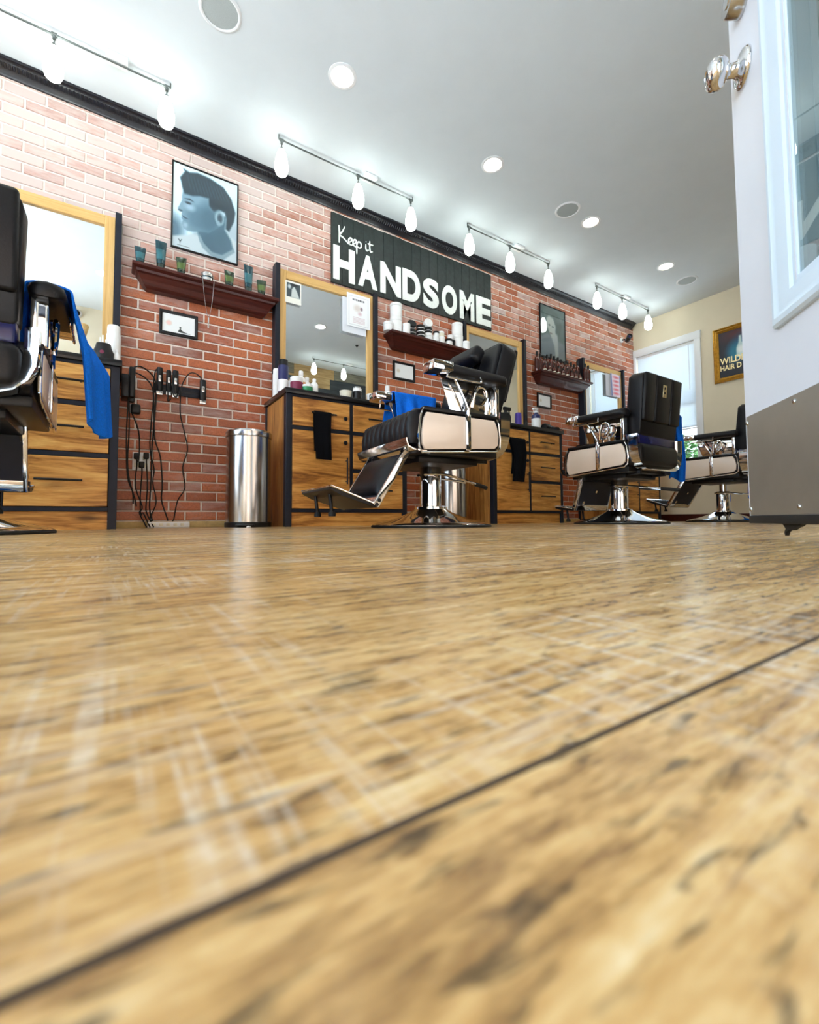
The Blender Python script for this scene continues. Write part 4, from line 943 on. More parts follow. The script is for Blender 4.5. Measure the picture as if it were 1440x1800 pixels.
MB().lathe([(0, 0), (0.026, 0), (0.024, -0.006), (0.010, -0.012), (0.008, -0.03), (0, -0.032)], 16).build('head', 'black_plastic', t)
def bullet(loc, rz, label, body):
    t = thing('security_camera', label, 'camera', loc, rz)
    MB().lathe([(0, 0), (0.035, 0), (0.035, 0.012), (0.014, 0.016), (0, 0.016)], 20, (0, 0, 0), RX(PI/2)).build('mount', 'white_plastic', t)
    b = MB(); b.cyl((0, -0.012, 0), (0, -0.07, -0.012), 0.010, n=12); b.build('arm', body, t)
    R_ = RZ(math.radians(-40))@RX(math.radians(78))
    h = MB().lathe([(0, -0.05), (0.026, -0.05), (0.032, -0.04), (0.034, 0.05), (0.036, 0.062), (0.028, 0.062), (0.024, 0.052), (0, 0.052)], 24, (0, -0.10, -0.012), R_).build('housing', body, t)
    MB().lathe([(0, 0.052), (0.014, 0.052), (0.010, 0.060), (0, 0.063)], 16, (0, -0.10, -0.012), R_).build('lens', 'navy_plastic', h)
bullet((5.80, D-0.006, 2.49), 0, 'black bullet camera high on the brick near the end wall', 'black_plastic')
t = thing('dome_camera', 'white dome camera on the cream entrance wall, seen in a mirror', 'camera', (-0.42, -0.10, 2.66), 0)
MB().lathe([(0, -0.001), (0.055, -0.001), (0.055, 0.025), (0.045, 0.04), (0, 0.04)], 24, (0, 0, 0), RX(-PI/2)).build('base', 'white_plastic', t)
MB().lathe([(0.038, 0.038), (0.036, 0.055), (0.026, 0.070), (0, 0.076)], 24, (0, 0, 0), RX(-PI/2)).build('dome', 'black_plastic', t)

# ------------------------------------------------------------------ barber chairs
def build_chair(label, loc, rz, lift=0.0, foot='folded', headrest=False, recline=7.0):
    t = thing('barber_chair', label, 'barber chair', loc, rz, 'barber chairs')
    L = lift
    MB().lathe([(0.0, 0.0), (0.318, 0.0), (0.322, 0.006), (0.322, 0.014), (0.312, 0.020), (0.290, 0.026), (0.225, 0.040), (0.165, 0.060), (0.120, 0.078), (0.098, 0.092), (0.088, 0.098), (0.086, 0.110), (0.074, 0.114), (0, 0.114)], 48).build('base', 'chrome', t, smooth=30)
    MB().lathe([(0.316, 0.0), (0.327, 0.0), (0.329, 0.006), (0.324, 0.013), (0.316, 0.014)], 48).build('base_rim', 'black_rubber', t)
    ct = 0.335 if lift < 0.03 else 0.30
    MB().lathe([(0, 0.10), (0.060, 0.10), (0.060, ct-0.006), (0.056, ct), (0, ct)], 32).build('column', 'chrome', t)
    MB().cyl((0, 0, 0.28), (0, 0, 0.37+L), 0.030, n=20).build('piston', 'chrome', t)
    lv = MB().tube([(0.062, 0.03, 0.285), (-0.02, 0.078, 0.285), (-0.14, 0.060, 0.272), (-0.27, 0.02, 0.252), (-0.33, 0.0, 0.242)], 0.0075, 8, 4)
    lv.tube([(0.062, -0.03, 0.285), (-0.02, -0.078, 0.285), (-0.14, -0.055, 0.272), (-0.25, -0.01, 0.255)], 0.0075, 8, 4)
    lv = lv.build('pump_lever', 'chrome', t)
    MB().tube([(-0.31, 0.006, 0.246), (-0.42, -0.03, 0.230)], 0.012, 10, 1).build('grip', 'black_rubber', lv)
    b = MB(); b.box((-0.17, -0.20, 0.325+L), (0.20, 0.20, 0.365+L), bev=0.006); b.box((-0.24, -0.275, 0.358+L), (0.25, 0.275, 0.395+L), bev=0.006)
    for yy in (-0.16, 0.16): b.box((-0.26, yy-0.012, 0.345+L), (0.28, yy+0.012, 0.37+L), bev=0.003)
    b.build('seat_frame', 'black_plastic', t)
    # seat cushion with upright flutes over its front edge
    prof = [(-0.262, 0.415), (-0.270, 0.45), (-0.268, 0.54), (-0.255, 0.568), (-0.22, 0.578), (0.0, 0.578), (0.20, 0.580), (0.25, 0.574), (0.278, 0.556), (0.292, 0.525), (0.300, 0.48), (0.298, 0.43), (0.290, 0.402), (0.27, 0.396), (-0.24, 0.396)]
    P2 = []
    for i in range(len(prof)):
        a, c = prof[i], prof[(i+1) % len(prof)]
        d_ = math.hypot(c[0]-a[0], c[1]-a[1]); n = max(1, int(d_/0.05))
        for q in range(n): P2.append((a[0]+(c[0]-a[0])*q/n, a[1]+(c[1]-a[1])*q/n))
    rings = []; nf = 10; ny = nf*8; hw_ = 0.272
    for j in range(ny+1):
        y = -hw_+2*hw_*j/ny; fl = abs(math.sin(PI*nf*j/ny))**0.55
        edge = min(1.0, (hw_-abs(y))/0.02)**0.5 if abs(y) < hw_ else 0.0
        ring = []
        for x, z in P2:
            w = 1.0 if (x > -0.2 and z > 0.41) else 0.0
            d = (-0.010*(1-fl))*w-0.012*(1-edge)
            cx_, cz_ = x-0.10, z-0.485; l = math.hypot(cx_*0.4, cz_)+1e-6
            nx_, nz_ = (1, 0) if x > 0.27 and z < 0.55 else ((0, 1) if z > 0.55 and x < 0.24 else ((0.7, 0.7) if z > 0.5 and x > 0 else (cx_*0.4/l, cz_/l)))
            ring.append(Vector((x+nx_*d, y, z+nz_*d+L)))
        rings.append(ring)
    MB().loft(rings).build('seat_cushion', 'black_vinyl', t, smooth=50)
    # chrome band round the seat's lower edge, front to back
    def band(y0, y1, pts, th=0.006):
        b_ = MB(); outer = pts; inner = [(x*(1-0.0)-0.0, z) for x, z in pts]
        n = len(pts); nr = []
        for i in range(n):
            a, c = pts[max(i-1, 0)], pts[min(i+1, n-1)]; dx, dz = c[0]-a[0], c[1]-a[1]; l = math.hypot(dx, dz); nr.append((dz/l, -dx/l))
        rr = []
        for (x, z), (a, c) in zip(pts, nr): rr.append([Vector((x, y0, z+L)), Vector((x, y1, z+L)), Vector((x+a*th, y1, z+c*th+L)), Vector((x+a*th, y0, z+c*th+L))])
        b_.loft(rr); return b_
    band(-0.278, 0.278, [(0.20, 0.372), (0.27, 0.376), (0.300, 0.388), (0.309, 0.412), (0.309, 0.424)]).build('front_trim', 'chrome', t)
    up_ = [(0.294, 0.605), (0.294, 0.53), (0.289, 0.475), (0.270, 0.428), (0.236, 0.394), (0.190, 0.376), (0.12, 0.370), (0.0, 0.369)]
    up_ = up_+[(-y, z) for y, z in reversed(up_[:-1])]
    rr = []
    for i_, (y, z) in enumerate(up_):
        a, c = up_[max(i_-1, 0)], up_[min(i_+1, len(up_)-1)]; dy, dz_ = c[0]-a[0], c[1]-a[1]; l_ = math.hypot(dy, dz_); ny_, nz2 = dz_/l_, -dy/l_
        w0, w1 = 0.0, 0.040
        rr.append([Vector((-0.255, y+ny_*w0, z+nz2*w0+L)), Vector((-0.255, y+ny_*w1, z+nz2*w1+L)), Vector((-0.288, y+ny_*w1, z+nz2*w1+L)), Vector((-0.293, y+ny_*(w1-0.004), z+nz2*(w1-0.004)+L)), Vector((-0.318, y+ny_*w0, z+nz2*w0+L))])
    MB().loft(rr).build('rear_trim', 'chrome', t, smooth=30)
    # sides
    pan = [(0.222, 0.372), (0.238, 0.40), (0.240, 0.45), (0.228, 0.52), (0.212, 0.552), (-0.205, 0.552), (-0.222, 0.52), (-0.232, 0.47), (-0.228, 0.425), (-0.205, 0.405)]
    for s in (-1, 1):
        y0, y1 = s*0.283, s*0.300
        sp_ = MB().prism([(x, z+L) for x, z in pan], min(y0, y1), max(y0, y1), 'xz', 0.004).build('side_panel', 'cream_panel', t)
        b = MB(); cxm, czm = 0.0, 0.47
        ringo = [(x+(0.016 if x > 0 else -0.016), z+(0.016 if z > 0.5 else -0.014)+L) for x, z in pan]
        b.tube([(x, s*0.292, z) for x, z in ringo], 0.0055, 8, 1, True); b.build('panel_trim', 'chrome', sp_)
        b = MB(); b.box((-0.045, min(s*0.299, s*0.308), 0.385+L), (-0.013, max(s*0.299, s*0.308), 0.566+L), bev=0.003); b.build('panel_strap', 'chrome', sp_)
        MB().box((-0.235, min(s*0.262, s*0.30), 0.560+L), (0.228, max(s*0.262, s*0.30), 0.580+L), bev=0.005).build('top_rail', 'black_plastic', t)
        # polished plate carrying the arm
        MB().prism([(-0.225, 0.575+L), (0.055, 0.575+L), (0.115, 0.738+L), (-0.205, 0.738+L)], min(s*0.264, s*0.272), max(s*0.264, s*0.272), 'xz', 0.002).build('arm_plate', 'chrome', t)
        b = MB(); yy = s*0.304
        b.tube([(-0.029, yy, 0.555+L), (-0.026, yy, 0.60+L), (0.050, yy, 0.735+L)], 0.0075, 8, 3)
        b.tube([(-0.029, yy, 0.555+L), (-0.034, yy, 0.60+L), (-0.075, yy, 0.70+L), (-0.085, yy, 0.716+L)], 0.0075, 8, 3)
        b.tube([(-0.052, yy+s*0.004, 0.60+L), (-0.060, yy+s*0.010, 0.66+L), (-0.085, yy+s*0.014, 0.705+L), (-0.125, yy+s*0.014, 0.700+L), (-0.135, yy+s*0.014, 0.66+L), (-0.110, yy+s*0.010, 0.62+L), (-0.092, yy+s*0.006, 0.61+L)], 0.009, 8, 4)
        b.build('recline_lever', 'chrome', t)
        b = MB(); b.box((-0.232, min(s*0.258, s*0.308), 0.57+L), (-0.205, max(s*0.258, s*0.308), 0.765+L), bev=0.006); b.build('arm_post', 'chrome', t)
        # armrest: padded bar with a chrome nose
        sec = [(-0.050, 0.004), (-0.044, 0.0), (0.044, 0.0), (0.050, 0.004), (0.054, 0.024), (0.047, 0.042), (0.028, 0.052), (0.0, 0.056), (-0.028, 0.052), (-0.047, 0.042), (-0.054, 0.024)]
        rings = []
        for x, k_, dz in ((-0.262, 0.45, -0.002), (-0.255, 0.80, 0), (-0.240, 0.96, 0), (-0.18, 1, 0), (0.06, 1, 0.006), (0.095, 0.98, 0.008)):
            rings.append([Vector((x, s*0.302+a*k_, 0.736+L+dz+c*(0.5+0.5*k_))) for a, c in sec])
        arm = MB().loft(rings).build('armrest', 'black_vinyl', t, smooth=50)
        MB().box((0.090, s*0.302-0.052, 0.748+L), (0.206, s*0.302+0.052, 0.797+L), bev=0.007).build('arm_nose', 'chrome', arm)
        MB().tube([(0.13, s*0.353, 0.748+L), (0.13, s*0.356, 0.725+L), (0.118, s*0.356, 0.716+L), (-0.06, s*0.356, 0.716+L), (-0.072, s*0.356, 0.725+L), (-0.072, s*0.350, 0.746+L)], 0.0045, 8, 3).build('towel_bar', 'chrome', arm)
    # lumbar strip, lower rear cushion, backrest
    MB().box((-0.300, -0.236, 0.545+L), (-0.225, 0.236, 0.622+L), bev=0.012).build('lumbar_strip', 'blue_vinyl', t)
    MB().box((-0.316, -0.252, 0.402+L), (-0.235, 0.252, 0.552+L), bev=0.036, seg=4).build('rear_cushion', 'black_vinyl', t, smooth=50)
    R_ = RY(math.radians(-recline)); piv = Vector((-0.255, 0, 0.60+L))
    def leaned(mb):
        for v in mb.bm.verts: v.co = R_@(v.co-piv)+piv
        return mb
    zt, zb = 1.035+L, 0.605+L
    outl = []
    for a in range(0, 91, 18): outl.append((0.247-0.055+0.055*math.cos(math.radians(a)), zt-0.055+0.055*math.sin(math.radians(a))))
    outl = outl+[(-y, z) for y, z in reversed(outl)]
    outl += [(-0.238, zb+0.012), (-0.225, zb), (0.225, zb), (0.238, zb+0.012)]
    bk = leaned(MB().prism(outl, -0.302, -0.205, 'yz', 0.016)).build('backrest', 'black_vinyl', t, smooth=50)
    for ya, yb in ((-0.238, -0.105), (-0.095, 0.095), (0.105, 0.238)):
        leaned(MB().box((-0.322, ya, zb+0.10), (-0.292, yb, zt-0.004), bev=0.016, seg=3)).build('back_cover_panel', 'black_vinyl', bk, smooth=50)
    for ya, yb in ((-0.23, -0.08), (-0.075, 0.075), (0.08, 0.23)):
        leaned(MB().box((-0.215, ya, zb+0.02), (-0.186, yb, zt-0.02), bev=0.014, seg=3)).build('front_cover_panel', 'black_vinyl', bk, smooth=50)
    hp = leaned(MB().box((-0.326, -0.022, zt-0.150), (-0.320, 0.022, zt-0.065), bev=0.002)).build('headrest_socket', 'brass_plate', bk)
    b = MB()
    for zz in (zt-0.088, zt-0.120): b.cyl((-0.3285, 0.004, zz), (-0.3255, 0.004, zz), 0.0085, n=14)
    leaned(b).build('back_knob', 'dark_iron', bk)
    if headrest:
        hh = leaned(MB().box((-0.175, -0.135, zt-0.135), (-0.095, 0.135, zt-0.030), rot=RY(math.radians(-14)), bev=0.030, seg=4)).build('headrest', 'black_vinyl', bk, smooth=60)
        hb = leaned(MB().box((-0.205, -0.02, zt-0.10), (-0.150, 0.02, zt-0.06), bev=0.003)); hb.build('headrest_bracket', 'chrome', bk)
    # footrest
    T, B_, F_ = ((0.175, 0.352), (0.245, 0.118), (0.425, 0.140)) if foot == 'folded' else ((0.275, 0.355), (0.430, 0.112), (0.655, 0.190))
    T, B_, F_ = [(x, z+L) for x, z in (T, B_, F_)]
    hw_ = 0.205
    dx, dz = B_[0]-T[0], B_[1]-T[1]; l = math.hypot(dx, dz); tx, tz = dx/l, dz/l; nx_, nz_ = -tz, tx
    def qd(a, c): return (T[0]+tx*a+nx_*c, T[1]+tz*a+nz_*c)
    b = MB(); b.prism([qd(0, 0), qd(l, 0), qd(l, 0.012), qd(0, 0.012)], -hw_, hw_, 'xz'); b.build('calf_plate', 'black_laminate', t, smooth=0)
    b = MB()
    for s in (-1, 1): b.prism([qd(-0.03, -0.012), qd(l+0.012, -0.012), qd(l+0.012, 0.022), qd(-0.03, 0.022)], s*hw_-0.008, s*hw_+0.008, 'xz', 0.003)
    b.prism([qd(l-0.035, -0.010), qd(l+0.01, -0.010), qd(l+0.01, 0.016), qd(l-0.035, 0.016)], -hw_, hw_, 'xz', 0.003)
    cf = b.build('calf_frame', 'chrome', t)
    b = MB()
    for s in (-1, 1):
        for a in (l-0.02, l+0.004): p = qd(a, 0.006); b.cyl((p[0], s*(hw_+0.007), p[1]), (p[0], s*(hw_+0.013), p[1]), 0.009, n=12)
        b.tube([(T[0]-0.09, s*0.17, T[1]+0.02), (T[0]+0.0, s*0.19, T[1]+0.0), qd(0.05, 0.0)[:1]+(s*0.20,)+qd(0.05, 0.0)[1:]], 0.011, 8, 3)
    b.build('footrest_arm', 'dark_iron', t)
    rings = []
    for a, c in ((0.012, 0.006), (0.03, 0.034), (l*0.35, 0.046), (l*0.65, 0.042), (l-0.06, 0.030), (l-0.045, 0.006)):
        row = []
        for i in range(13):
            y = -1+2*i/12; e = (1-abs(y)**5)
            p = qd(a, 0.010+(c-0.006)*e); row.append(Vector((p[0], y*(hw_-0.022), p[1])))
        for i in range(12, -1, -1):
            p = qd(a, 0.008); row.append(Vector((p[0], (-1+2*i/12)*(hw_-0.022), p[1])))
        rings.append(row)
    MB().loft(rings).build('calf_pad', 'black_vinyl', t, smooth=60)
    for a, y, r_ in ((0.42, 0.0, 0.011), (0.80, 0.13, 0.015)):
        p, p_ = qd(l*a, -0.013), qd(l*a, 0.0); MB().cyl((p[0], y, p[1]), (p_[0], y, p_[1]), r_, n=14).build('bolt', 'chrome', t)
    ex, ez = F_[0]-B_[0], F_[1]-B_[1]; l2 = math.hypot(ex, ez); ex, ez = ex/l2, ez/l2
    def pd(a, c): return (B_[0]+ex*a-ez*c, B_[1]+ez*a+ex*c)
    fp = MB().prism([pd(0, -0.016), pd(l2*0.75, -0.022), pd(l2, -0.014), pd(l2, 0.0), pd(0, 0.0)], -hw_-0.004, hw_+0.004, 'xz', 0.002).build('foot_plate', 'black_plastic', t, smooth=0)
    b = MB()
    e = [(pd(0, 0.001), -hw_-0.006), (pd(l2+0.002, 0.001), -hw_-0.006), (pd(l2+0.002, 0.001), hw_+0.006), (pd(0, 0.001), hw_+0.006)]
    b.tube([(p[0], y, p[1]) for p, y in e], 0.005, 6, 1, True); b.build('plate_edge', 'chrome', fp)
    b = MB()
    for q in range(7): y = -0.15+q*0.05; p, p_ = pd(l2*0.18, 0.003), pd(l2*0.85, 0.003); b.tube([(p[0], y, p[1]), (p_[0], y, p_[1])], 0.004, 6, 1)
    b.build('tread_rib', 'black_rubber', fp)
    for s in (-1, 1):
        a = pd(l2*0.84, -0.012); zz = max(0.012, a[1]-0.095)
        po = MB().cyl((a[0], s*0.10, a[1]), (a[0]-0.012, s*0.10, zz), 0.0085, n=12).build('foot_post', 'dark_iron', fp)
    b = MB()
    for s in (-1, 1):
        a = pd(l2*0.84, -0.012); zz = max(0.012, a[1]-0.095); b.lathe([(0, zz-0.012), (0.017, zz-0.012), (0.018, zz), (0.011, zz+0.012), (0, zz+0.012)], 14, (a[0]-0.012, s*0.10, 0))
    b.build('post_foot', 'black_rubber', fp)
    return t
PA, PB = math.radians(90), math.radians(180)
CH = [build_chair('black barber chair cut by the left edge of the picture, seen from behind', (-0.50, 2.15, 0), PA, 0.06, 'folded', False, 4),
      build_chair('black and cream barber chair in the middle, footrest toward the left', (1.464, 2.0, 0), math.radians(177), 0.0, 'extended', True, 18),
      build_chair('black and cream barber chair with its back to the camera, before the window', (3.19, 1.95, 0), PA, 0.0, 'folded', False, 6),
      build_chair('black and cream barber chair half hidden by the open white door', (5.06, 2.0, 0), PA, 0.055, 'extended', False, 7)]

# towels draped over the right-hand arms: a sheet bent over the armrest
def arm_towel(ch, label, lift, x0, x1, out_len, in_len, seed, flare=0.03, bunch=1.0, skew=0.0, fa=1.0):
    rnd = random.Random(seed); t = thing('blue_towel', label, 'towel', ch.location[:], ch.rotation_euler.z, 'blue towels on the chair arms')
    zt = 0.803+lift; yc = -0.302; tot = out_len+0.12+in_len
    ph = [rnd.random()*6.28 for _ in range(4)]
    def f(u, v):
        s = v*tot; 
        if s < in_len: y = yc+0.064; z = zt-0.012-(in_len-s); side = 1; hang = in_len-s
        elif s < in_len+0.12:
            a = (s-in_len)/0.12*PI; y = yc+0.064*math.cos(a); z = zt-0.012+0.016*math.sin(a); side = 0; hang = 0
        else: y = yc-0.064; z = zt-0.012-(s-in_len-0.12); side = -1; hang = s-in_len-0.12
        g = min(1, hang/0.2)
        w = 1-0.25*g*bunch
        x = (x0+x1)/2+(u-0.5)*(x1-x0)*w
        fold = math.sin(u*13+ph[0])*0.5+math.sin(u*23+ph[1]+hang*4)*0.35
        y += (side if side else 0)*g*(flare*hang/0.3*(0.6 if side > 0 else 1)+0.016+0.014*fa*fold+skew*u*min(1, hang/0.10)*(1 if side < 0 else 0.2))
        x += 0.012*math.sin(hang*9+ph[2])*g
        z += 0.02*math.sin(u*5+ph[3])*g
        return (x, y, z+0.002)
    MB().sheet(f, 40, 46, 0.006).build('towel_cloth', 'blue_cloth', t, smooth=80); return t
arm_towel(CH[0], 'bright blue towel hanging long from the arm of the leftmost chair', 0.06, -0.19, 0.13, 0.46, 0.26, 1, 0.02, 0.35, 0.078, 1.6)
arm_towel(CH[1], 'blue towel spread over the far arm of the middle chair', 0.0, -0.20, 0.09, 0.16, 0.15, 2, 0.07, 0.5, 0.03, 3.2)
arm_towel(CH[2], 'blue towel drooping below the seat behind the chair before the window', 0.0, -0.29, -0.15, 0.46, 0.1, 3, 0.01, 0.5, 0.01, 1.6)
arm_towel(CH[3], 'dark blue towel drooping low behind the chair beside the door', 0.055, -0.29, -0.04, 0.60, 0.1, 4, 0.02, 0.6, 0.02, 1.6)

# ------------------------------------------------------------------ trash cans
def trash(loc, label):
    t = thing('trash_can', label, 'trash can', loc, math.radians(-20), 'steel pedal bins')
    MB().lathe([(0, 0), (0.146, 0), (0.148, 0.004), (0.148, 0.030), (0.143, 0.034), (0, 0.034)], 40).build('base_ring', 'black_plastic', t)
    MB().lathe([(0.10, 0.032), (0.1425, 0.032), (0.1425, 0.588), (0.10, 0.588)], 48).build('body', 'satin_steel', t)
    MB().lathe([(0.10, 0.589), (0.147, 0.589), (0.148, 0.592), (0.148, 0.622), (0.140, 0.634), (0.09, 0.645), (0, 0.650)], 48).build('lid', 'satin_steel', t, smooth=30)
    MB().box((-0.055, -0.192, 0.006), (0.055, -0.130, 0.022), bev=0.006).build('pedal', 'black_plastic', t)
    return t
trash((0.758, 3.09, 0), 'brushed steel pedal bin left of the cabinet with the black towel')
trash((2.520, 3.14, 0), 'steel pedal bin behind the middle chair pedestal')

# ------------------------------------------------------------------ towels on the cabinet handles
def bar_towel(name, label, x0, x1, zbar, length, seed, bunch):
    t = thing(name, label, 'towel', ((x0+x1)/2, D-0.534, zbar), 0); rnd = random.Random(seed); ph = [rnd.random()*6 for _ in range(3)]; w = x1-x0
    back = length*0.82; tot = length+back+0.03
    def f(u, v):
        s = v*tot
        if s < back: y, hang = 0.011, back-s
        elif s < back+0.03: a = (s-back)/0.03*PI; y, hang = 0.011*math.cos(a), -0.010*math.sin(a)
        else: y, hang = -0.011, s-back-0.03
        g = max(0, min(1, hang/0.15)); sg_ = 1 if y > 0 else -1
        ww = w*(1-bunch*0.28*math.sin(min(1, hang/0.25)*PI*0.5)) if hang > 0 else w
        fold = math.sin(u*9+ph[0])+0.6*math.sin(u*17+ph[1])
        return ((u-0.5)*ww+bunch*0.02*math.sin(hang*8+ph[2])*g, y+(0.006*fold*bunch*g if y < 0 else 0)-(0.010*g*bunch if y < 0 else 0), -hang)
    MB().sheet(f, 26, 44, 0.005).build('towel_cloth', 'black_cloth', t, smooth=80); return t
bar_towel('black_towel', 'neat black towel folded over the drawer bar right of the first trash can', 1.152, 1.277, 0.788, 0.325, 5, 0.25)
bar_towel('black_towel', 'bunched black towel hanging on the cabinet under the hair dryer', 3.05, 3.25, 0.788, 0.40, 8, 1.0)

# ------------------------------------------------------------------ things on the counters
CZ = 0.942
def lathe_item(name, label, cat, x, y, parts, z=CZ, rz=0.0, group=None):
    t = thing(name, label, cat, (x, y, z), rz, group)
    for nm, mat, prof in parts: MB().lathe(prof, 20).build(nm, mat, t)
    return t
def bottle(name, label, x, y, h, r, mat, capm, lab=None, pump=False, z=CZ):
    t = thing(name, label, 'bottle', (x, y, z)); n0 = h*0.72
    MB().lathe([(0, 0), (r*0.94, 0), (r, 0.004), (r, n0-0.012), (r*0.8, n0), (r*0.42, n0+0.012), (r*0.40, n0+0.03), (0, n0+0.03)], 22).build('body', mat, t)
    if lab: MB().lathe([(r*1.002, h*0.12), (r*1.01, h*0.12), (r*1.01, h*0.55), (r*1.002, h*0.55)], 22).build('label', lab, t)
    if pump:
        b = MB(); b.lathe([(0, n0+0.02), (r*0.5, n0+0.02), (r*0.5, n0+0.04), (0.006, n0+0.045), (0.006, h), (0, h)], 14); b.box((-0.045, -0.012, h-0.022), (0.016, 0.012, h), bev=0.004); b.tube([(-0.03, 0, h-0.02), (-0.035, 0, h-0.045), (-0.025, 0, h-0.055)], 0.004, 6)
        b.build('trigger', capm, t)
    else: MB().lathe([(0, n0+0.018), (r*0.5, n0+0.018), (r*0.48, h-0.004), (r*0.36, h), (0, h)], 16).build('cap', capm, t)
    return t
def can(name, label, x, y, h, r, mat, capm, lab=None):
    t = thing(name, label, 'spray can', (x, y, CZ))
    MB().lathe([(0, 0), (r*0.96, 0), (r, 0.004), (r, h*0.80), (r*0.9, h*0.83), (0, h*0.83)], 22).build('body', mat, t)
    if lab: MB().lathe([(r*1.002, h*0.06), (r*1.012, h*0.06), (r*1.012, h*0.40), (r*1.002, h*0.40)], 22).build('label', lab, t)
    MB().lathe([(0, h*0.82), (r*0.92, h*0.82), (r*0.90, h*0.97), (r*0.8, h), (0, h)], 22).build('cap', capm, t); return t
# first cabinet (far left)
can('white_canister', 'tall white canister at the right end of the far left counter', -0.012, D-0.24, 0.285, 0.038, 'white_plastic', 'white_plastic')
t = thing('comb_jar', 'dark speckled jar of combs in front of the tall white canister', 'jar', (-0.060, D-0.34, CZ))
MB().lathe([(0, 0), (0.048, 0), (0.052, 0.02), (0.052, 0.08), (0.040, 0.11), (0.036, 0.13), (0.030, 0.13), (0.030, 0.02), (0, 0.02)], 24).build('jar', 'black_plastic', t)
b = MB()
for q in range(7): a = q*0.9; b.box((0.018*math.cos(a)-0.004, 0.018*math.sin(a)-0.0015, 0.03), (0.018*math.cos(a)+0.004, 0.018*math.sin(a)+0.0015, 0.155+0.012*(q % 3)), bev=0.001, seg=1)
b.build('combs', 'white_plastic', t)
MB().lathe([(0, -0.012), (0.011, -0.012), (0.011, 0.0), (0, 0.003)], 12, (-0.006, -0.052, 0.07), RX(PI/2)).build('badge', 'plum_label', t)
bottle('navy_bottle', 'navy bottle with white cap right of the tall white canister', 0.000, D-0.12, 0.20, 0.028, 'navy_plastic', 'white_plastic')
bottle('white_bottle', 'small white bottle at the very corner of the far left counter', 0.006, D-0.34, 0.11, 0.018, 'white_plastic', 'white_plastic')
t = thing('neck_brush', 'upright tan bristle neck brush on the far left counter', 'brush', (-0.165, D-0.28, CZ))
MB().lathe([(0, 0), (0.016, 0), (0.018, 0.02), (0.010, 0.06), (0.008, 0.13), (0.012, 0.155), (0, 0.155)], 16).build('handle', 'dark_iron', t)
MB().lathe([(0, 0.15), (0.010, 0.15), (0.022, 0.19), (0.032, 0.235), (0.028, 0.245), (0, 0.248)], 20).build('bristles', 'bristle', t)
t = thing('tissue_box', 'low white box on the far left counter by the mirror', 'box', (-0.125, D-0.17, CZ))
MB().box((-0.09, -0.05, 0), (0.06, 0.05, 0.085), bev=0.004).build('carton', 'white_plastic', t); MB().box((-0.07, -0.02, 0.084), (0.04, 0.02, 0.0875), bev=0.001).build('opening', 'cream_plastic', t)
# second cabinet
can('spray_can', 'tall navy and white spray can at the left end of the second counter', 1.000, D-0.33, 0.245, 0.036, 'navy_plastic', 'black_plastic', 'white_plastic')
can('white_canister', 'slim tall white canister at the left rear of the second counter', 0.992, D-0.20, 0.215, 0.028, 'white_plastic', 'white_plastic')
lathe_item('product_tub', 'white tub with a plum label on the second counter', 'tub', 1.074, D-0.40, (('body', 'white_plastic', [(0, 0), (0.042, 0), (0.044, 0.004), (0.044, 0.085), (0, 0.085)]), ('label', 'plum_label', [(0.0442, 0.02), (0.0446, 0.02), (0.0446, 0.075), (0.0442, 0.075)]), ('lid', 'white_plastic', [(0, 0.085), (0.046, 0.085), (0.046, 0.108), (0.040, 0.112), (0, 0.112)])))
bottle('pump_bottle', 'white pump bottle behind the plum labelled tub', 1.090, D-0.24, 0.175, 0.030, 'white_plastic', 'teal_plastic', None, True)
bottle('squeeze_bottle', 'white squeeze bottle with an orange label on the second counter', 1.136, D-0.315, 0.195, 0.034, 'white_plastic', 'white_plastic', 'orange_label')
lathe_item('green_tub', 'low green and white tub before the orange labelled bottle', 'tub', 1.142, D-0.425, (('body', 'green_label', [(0, 0), (0.036, 0), (0.038, 0.003), (0.038, 0.045), (0, 0.045)]), ('lid', 'white_plastic', [(0, 0.045), (0.039, 0.045), (0.038, 0.06), (0, 0.062)])))
bottle('squeeze_bottle', 'plain white round bottle right of the orange labelled one', 1.192, D-0.285, 0.165, 0.034, 'white_plastic', 'white_plastic')
bottle('squeeze_bottle', 'small plain white bottle at the right of the white bottle cluster', 1.205, D-0.40, 0.125, 0.028, 'white_plastic', 'white_plastic')
t = lathe_item('styptic_tin', 'low cream dish on the second counter beside the patterned tin', 'dish', 1.483, D-0.34, (('dish', 'cream_plastic', [(0, 0), (0.030, 0), (0.044, 0.05), (0.048, 0.09), (0.042, 0.09), (0.030, 0.02), (0, 0.02)]),))
lathe_item('patterned_tin', 'white tin with a black face stripe on the second counter', 'tin', 1.572, D-0.36, (('body', 'white_plastic', [(0, 0), (0.032, 0), (0.034, 0.003), (0.034, 0.118), (0, 0.118)]), ('label', 'black_plastic', [(0.0342, 0.035), (0.0346, 0.035), (0.0346, 0.095), (0.0342, 0.095)]), ('lid', 'satin_steel', [(0, 0.118), (0.034, 0.118), (0.030, 0.13), (0, 0.132)])))
lathe_item('white_cup', 'small white cup right of the patterned tin', 'cup', 1.695, D-0.36, (('cup', 'white_plastic', [(0, 0), (0.028, 0), (0.030, 0.004), (0.038, 0.092), (0.035, 0.092), (0.027, 0.01), (0, 0.01)]),))
bottle('flared_bottle', 'white flared bottle at the right end of the second counter', 1.868, D-0.32, 0.20, 0.040, 'white_plastic', 'white_plastic')
lathe_item('small_jar', 'small grey jar left of the white flared bottle', 'jar', 1.79, D-0.33, (('body', 'satin_steel', [(0, 0), (0.028, 0), (0.028, 0.10), (0, 0.10)]), ('lid', 'white_plastic', [(0, 0.10), (0.029, 0.10), (0.029, 0.122), (0, 0.124)])))
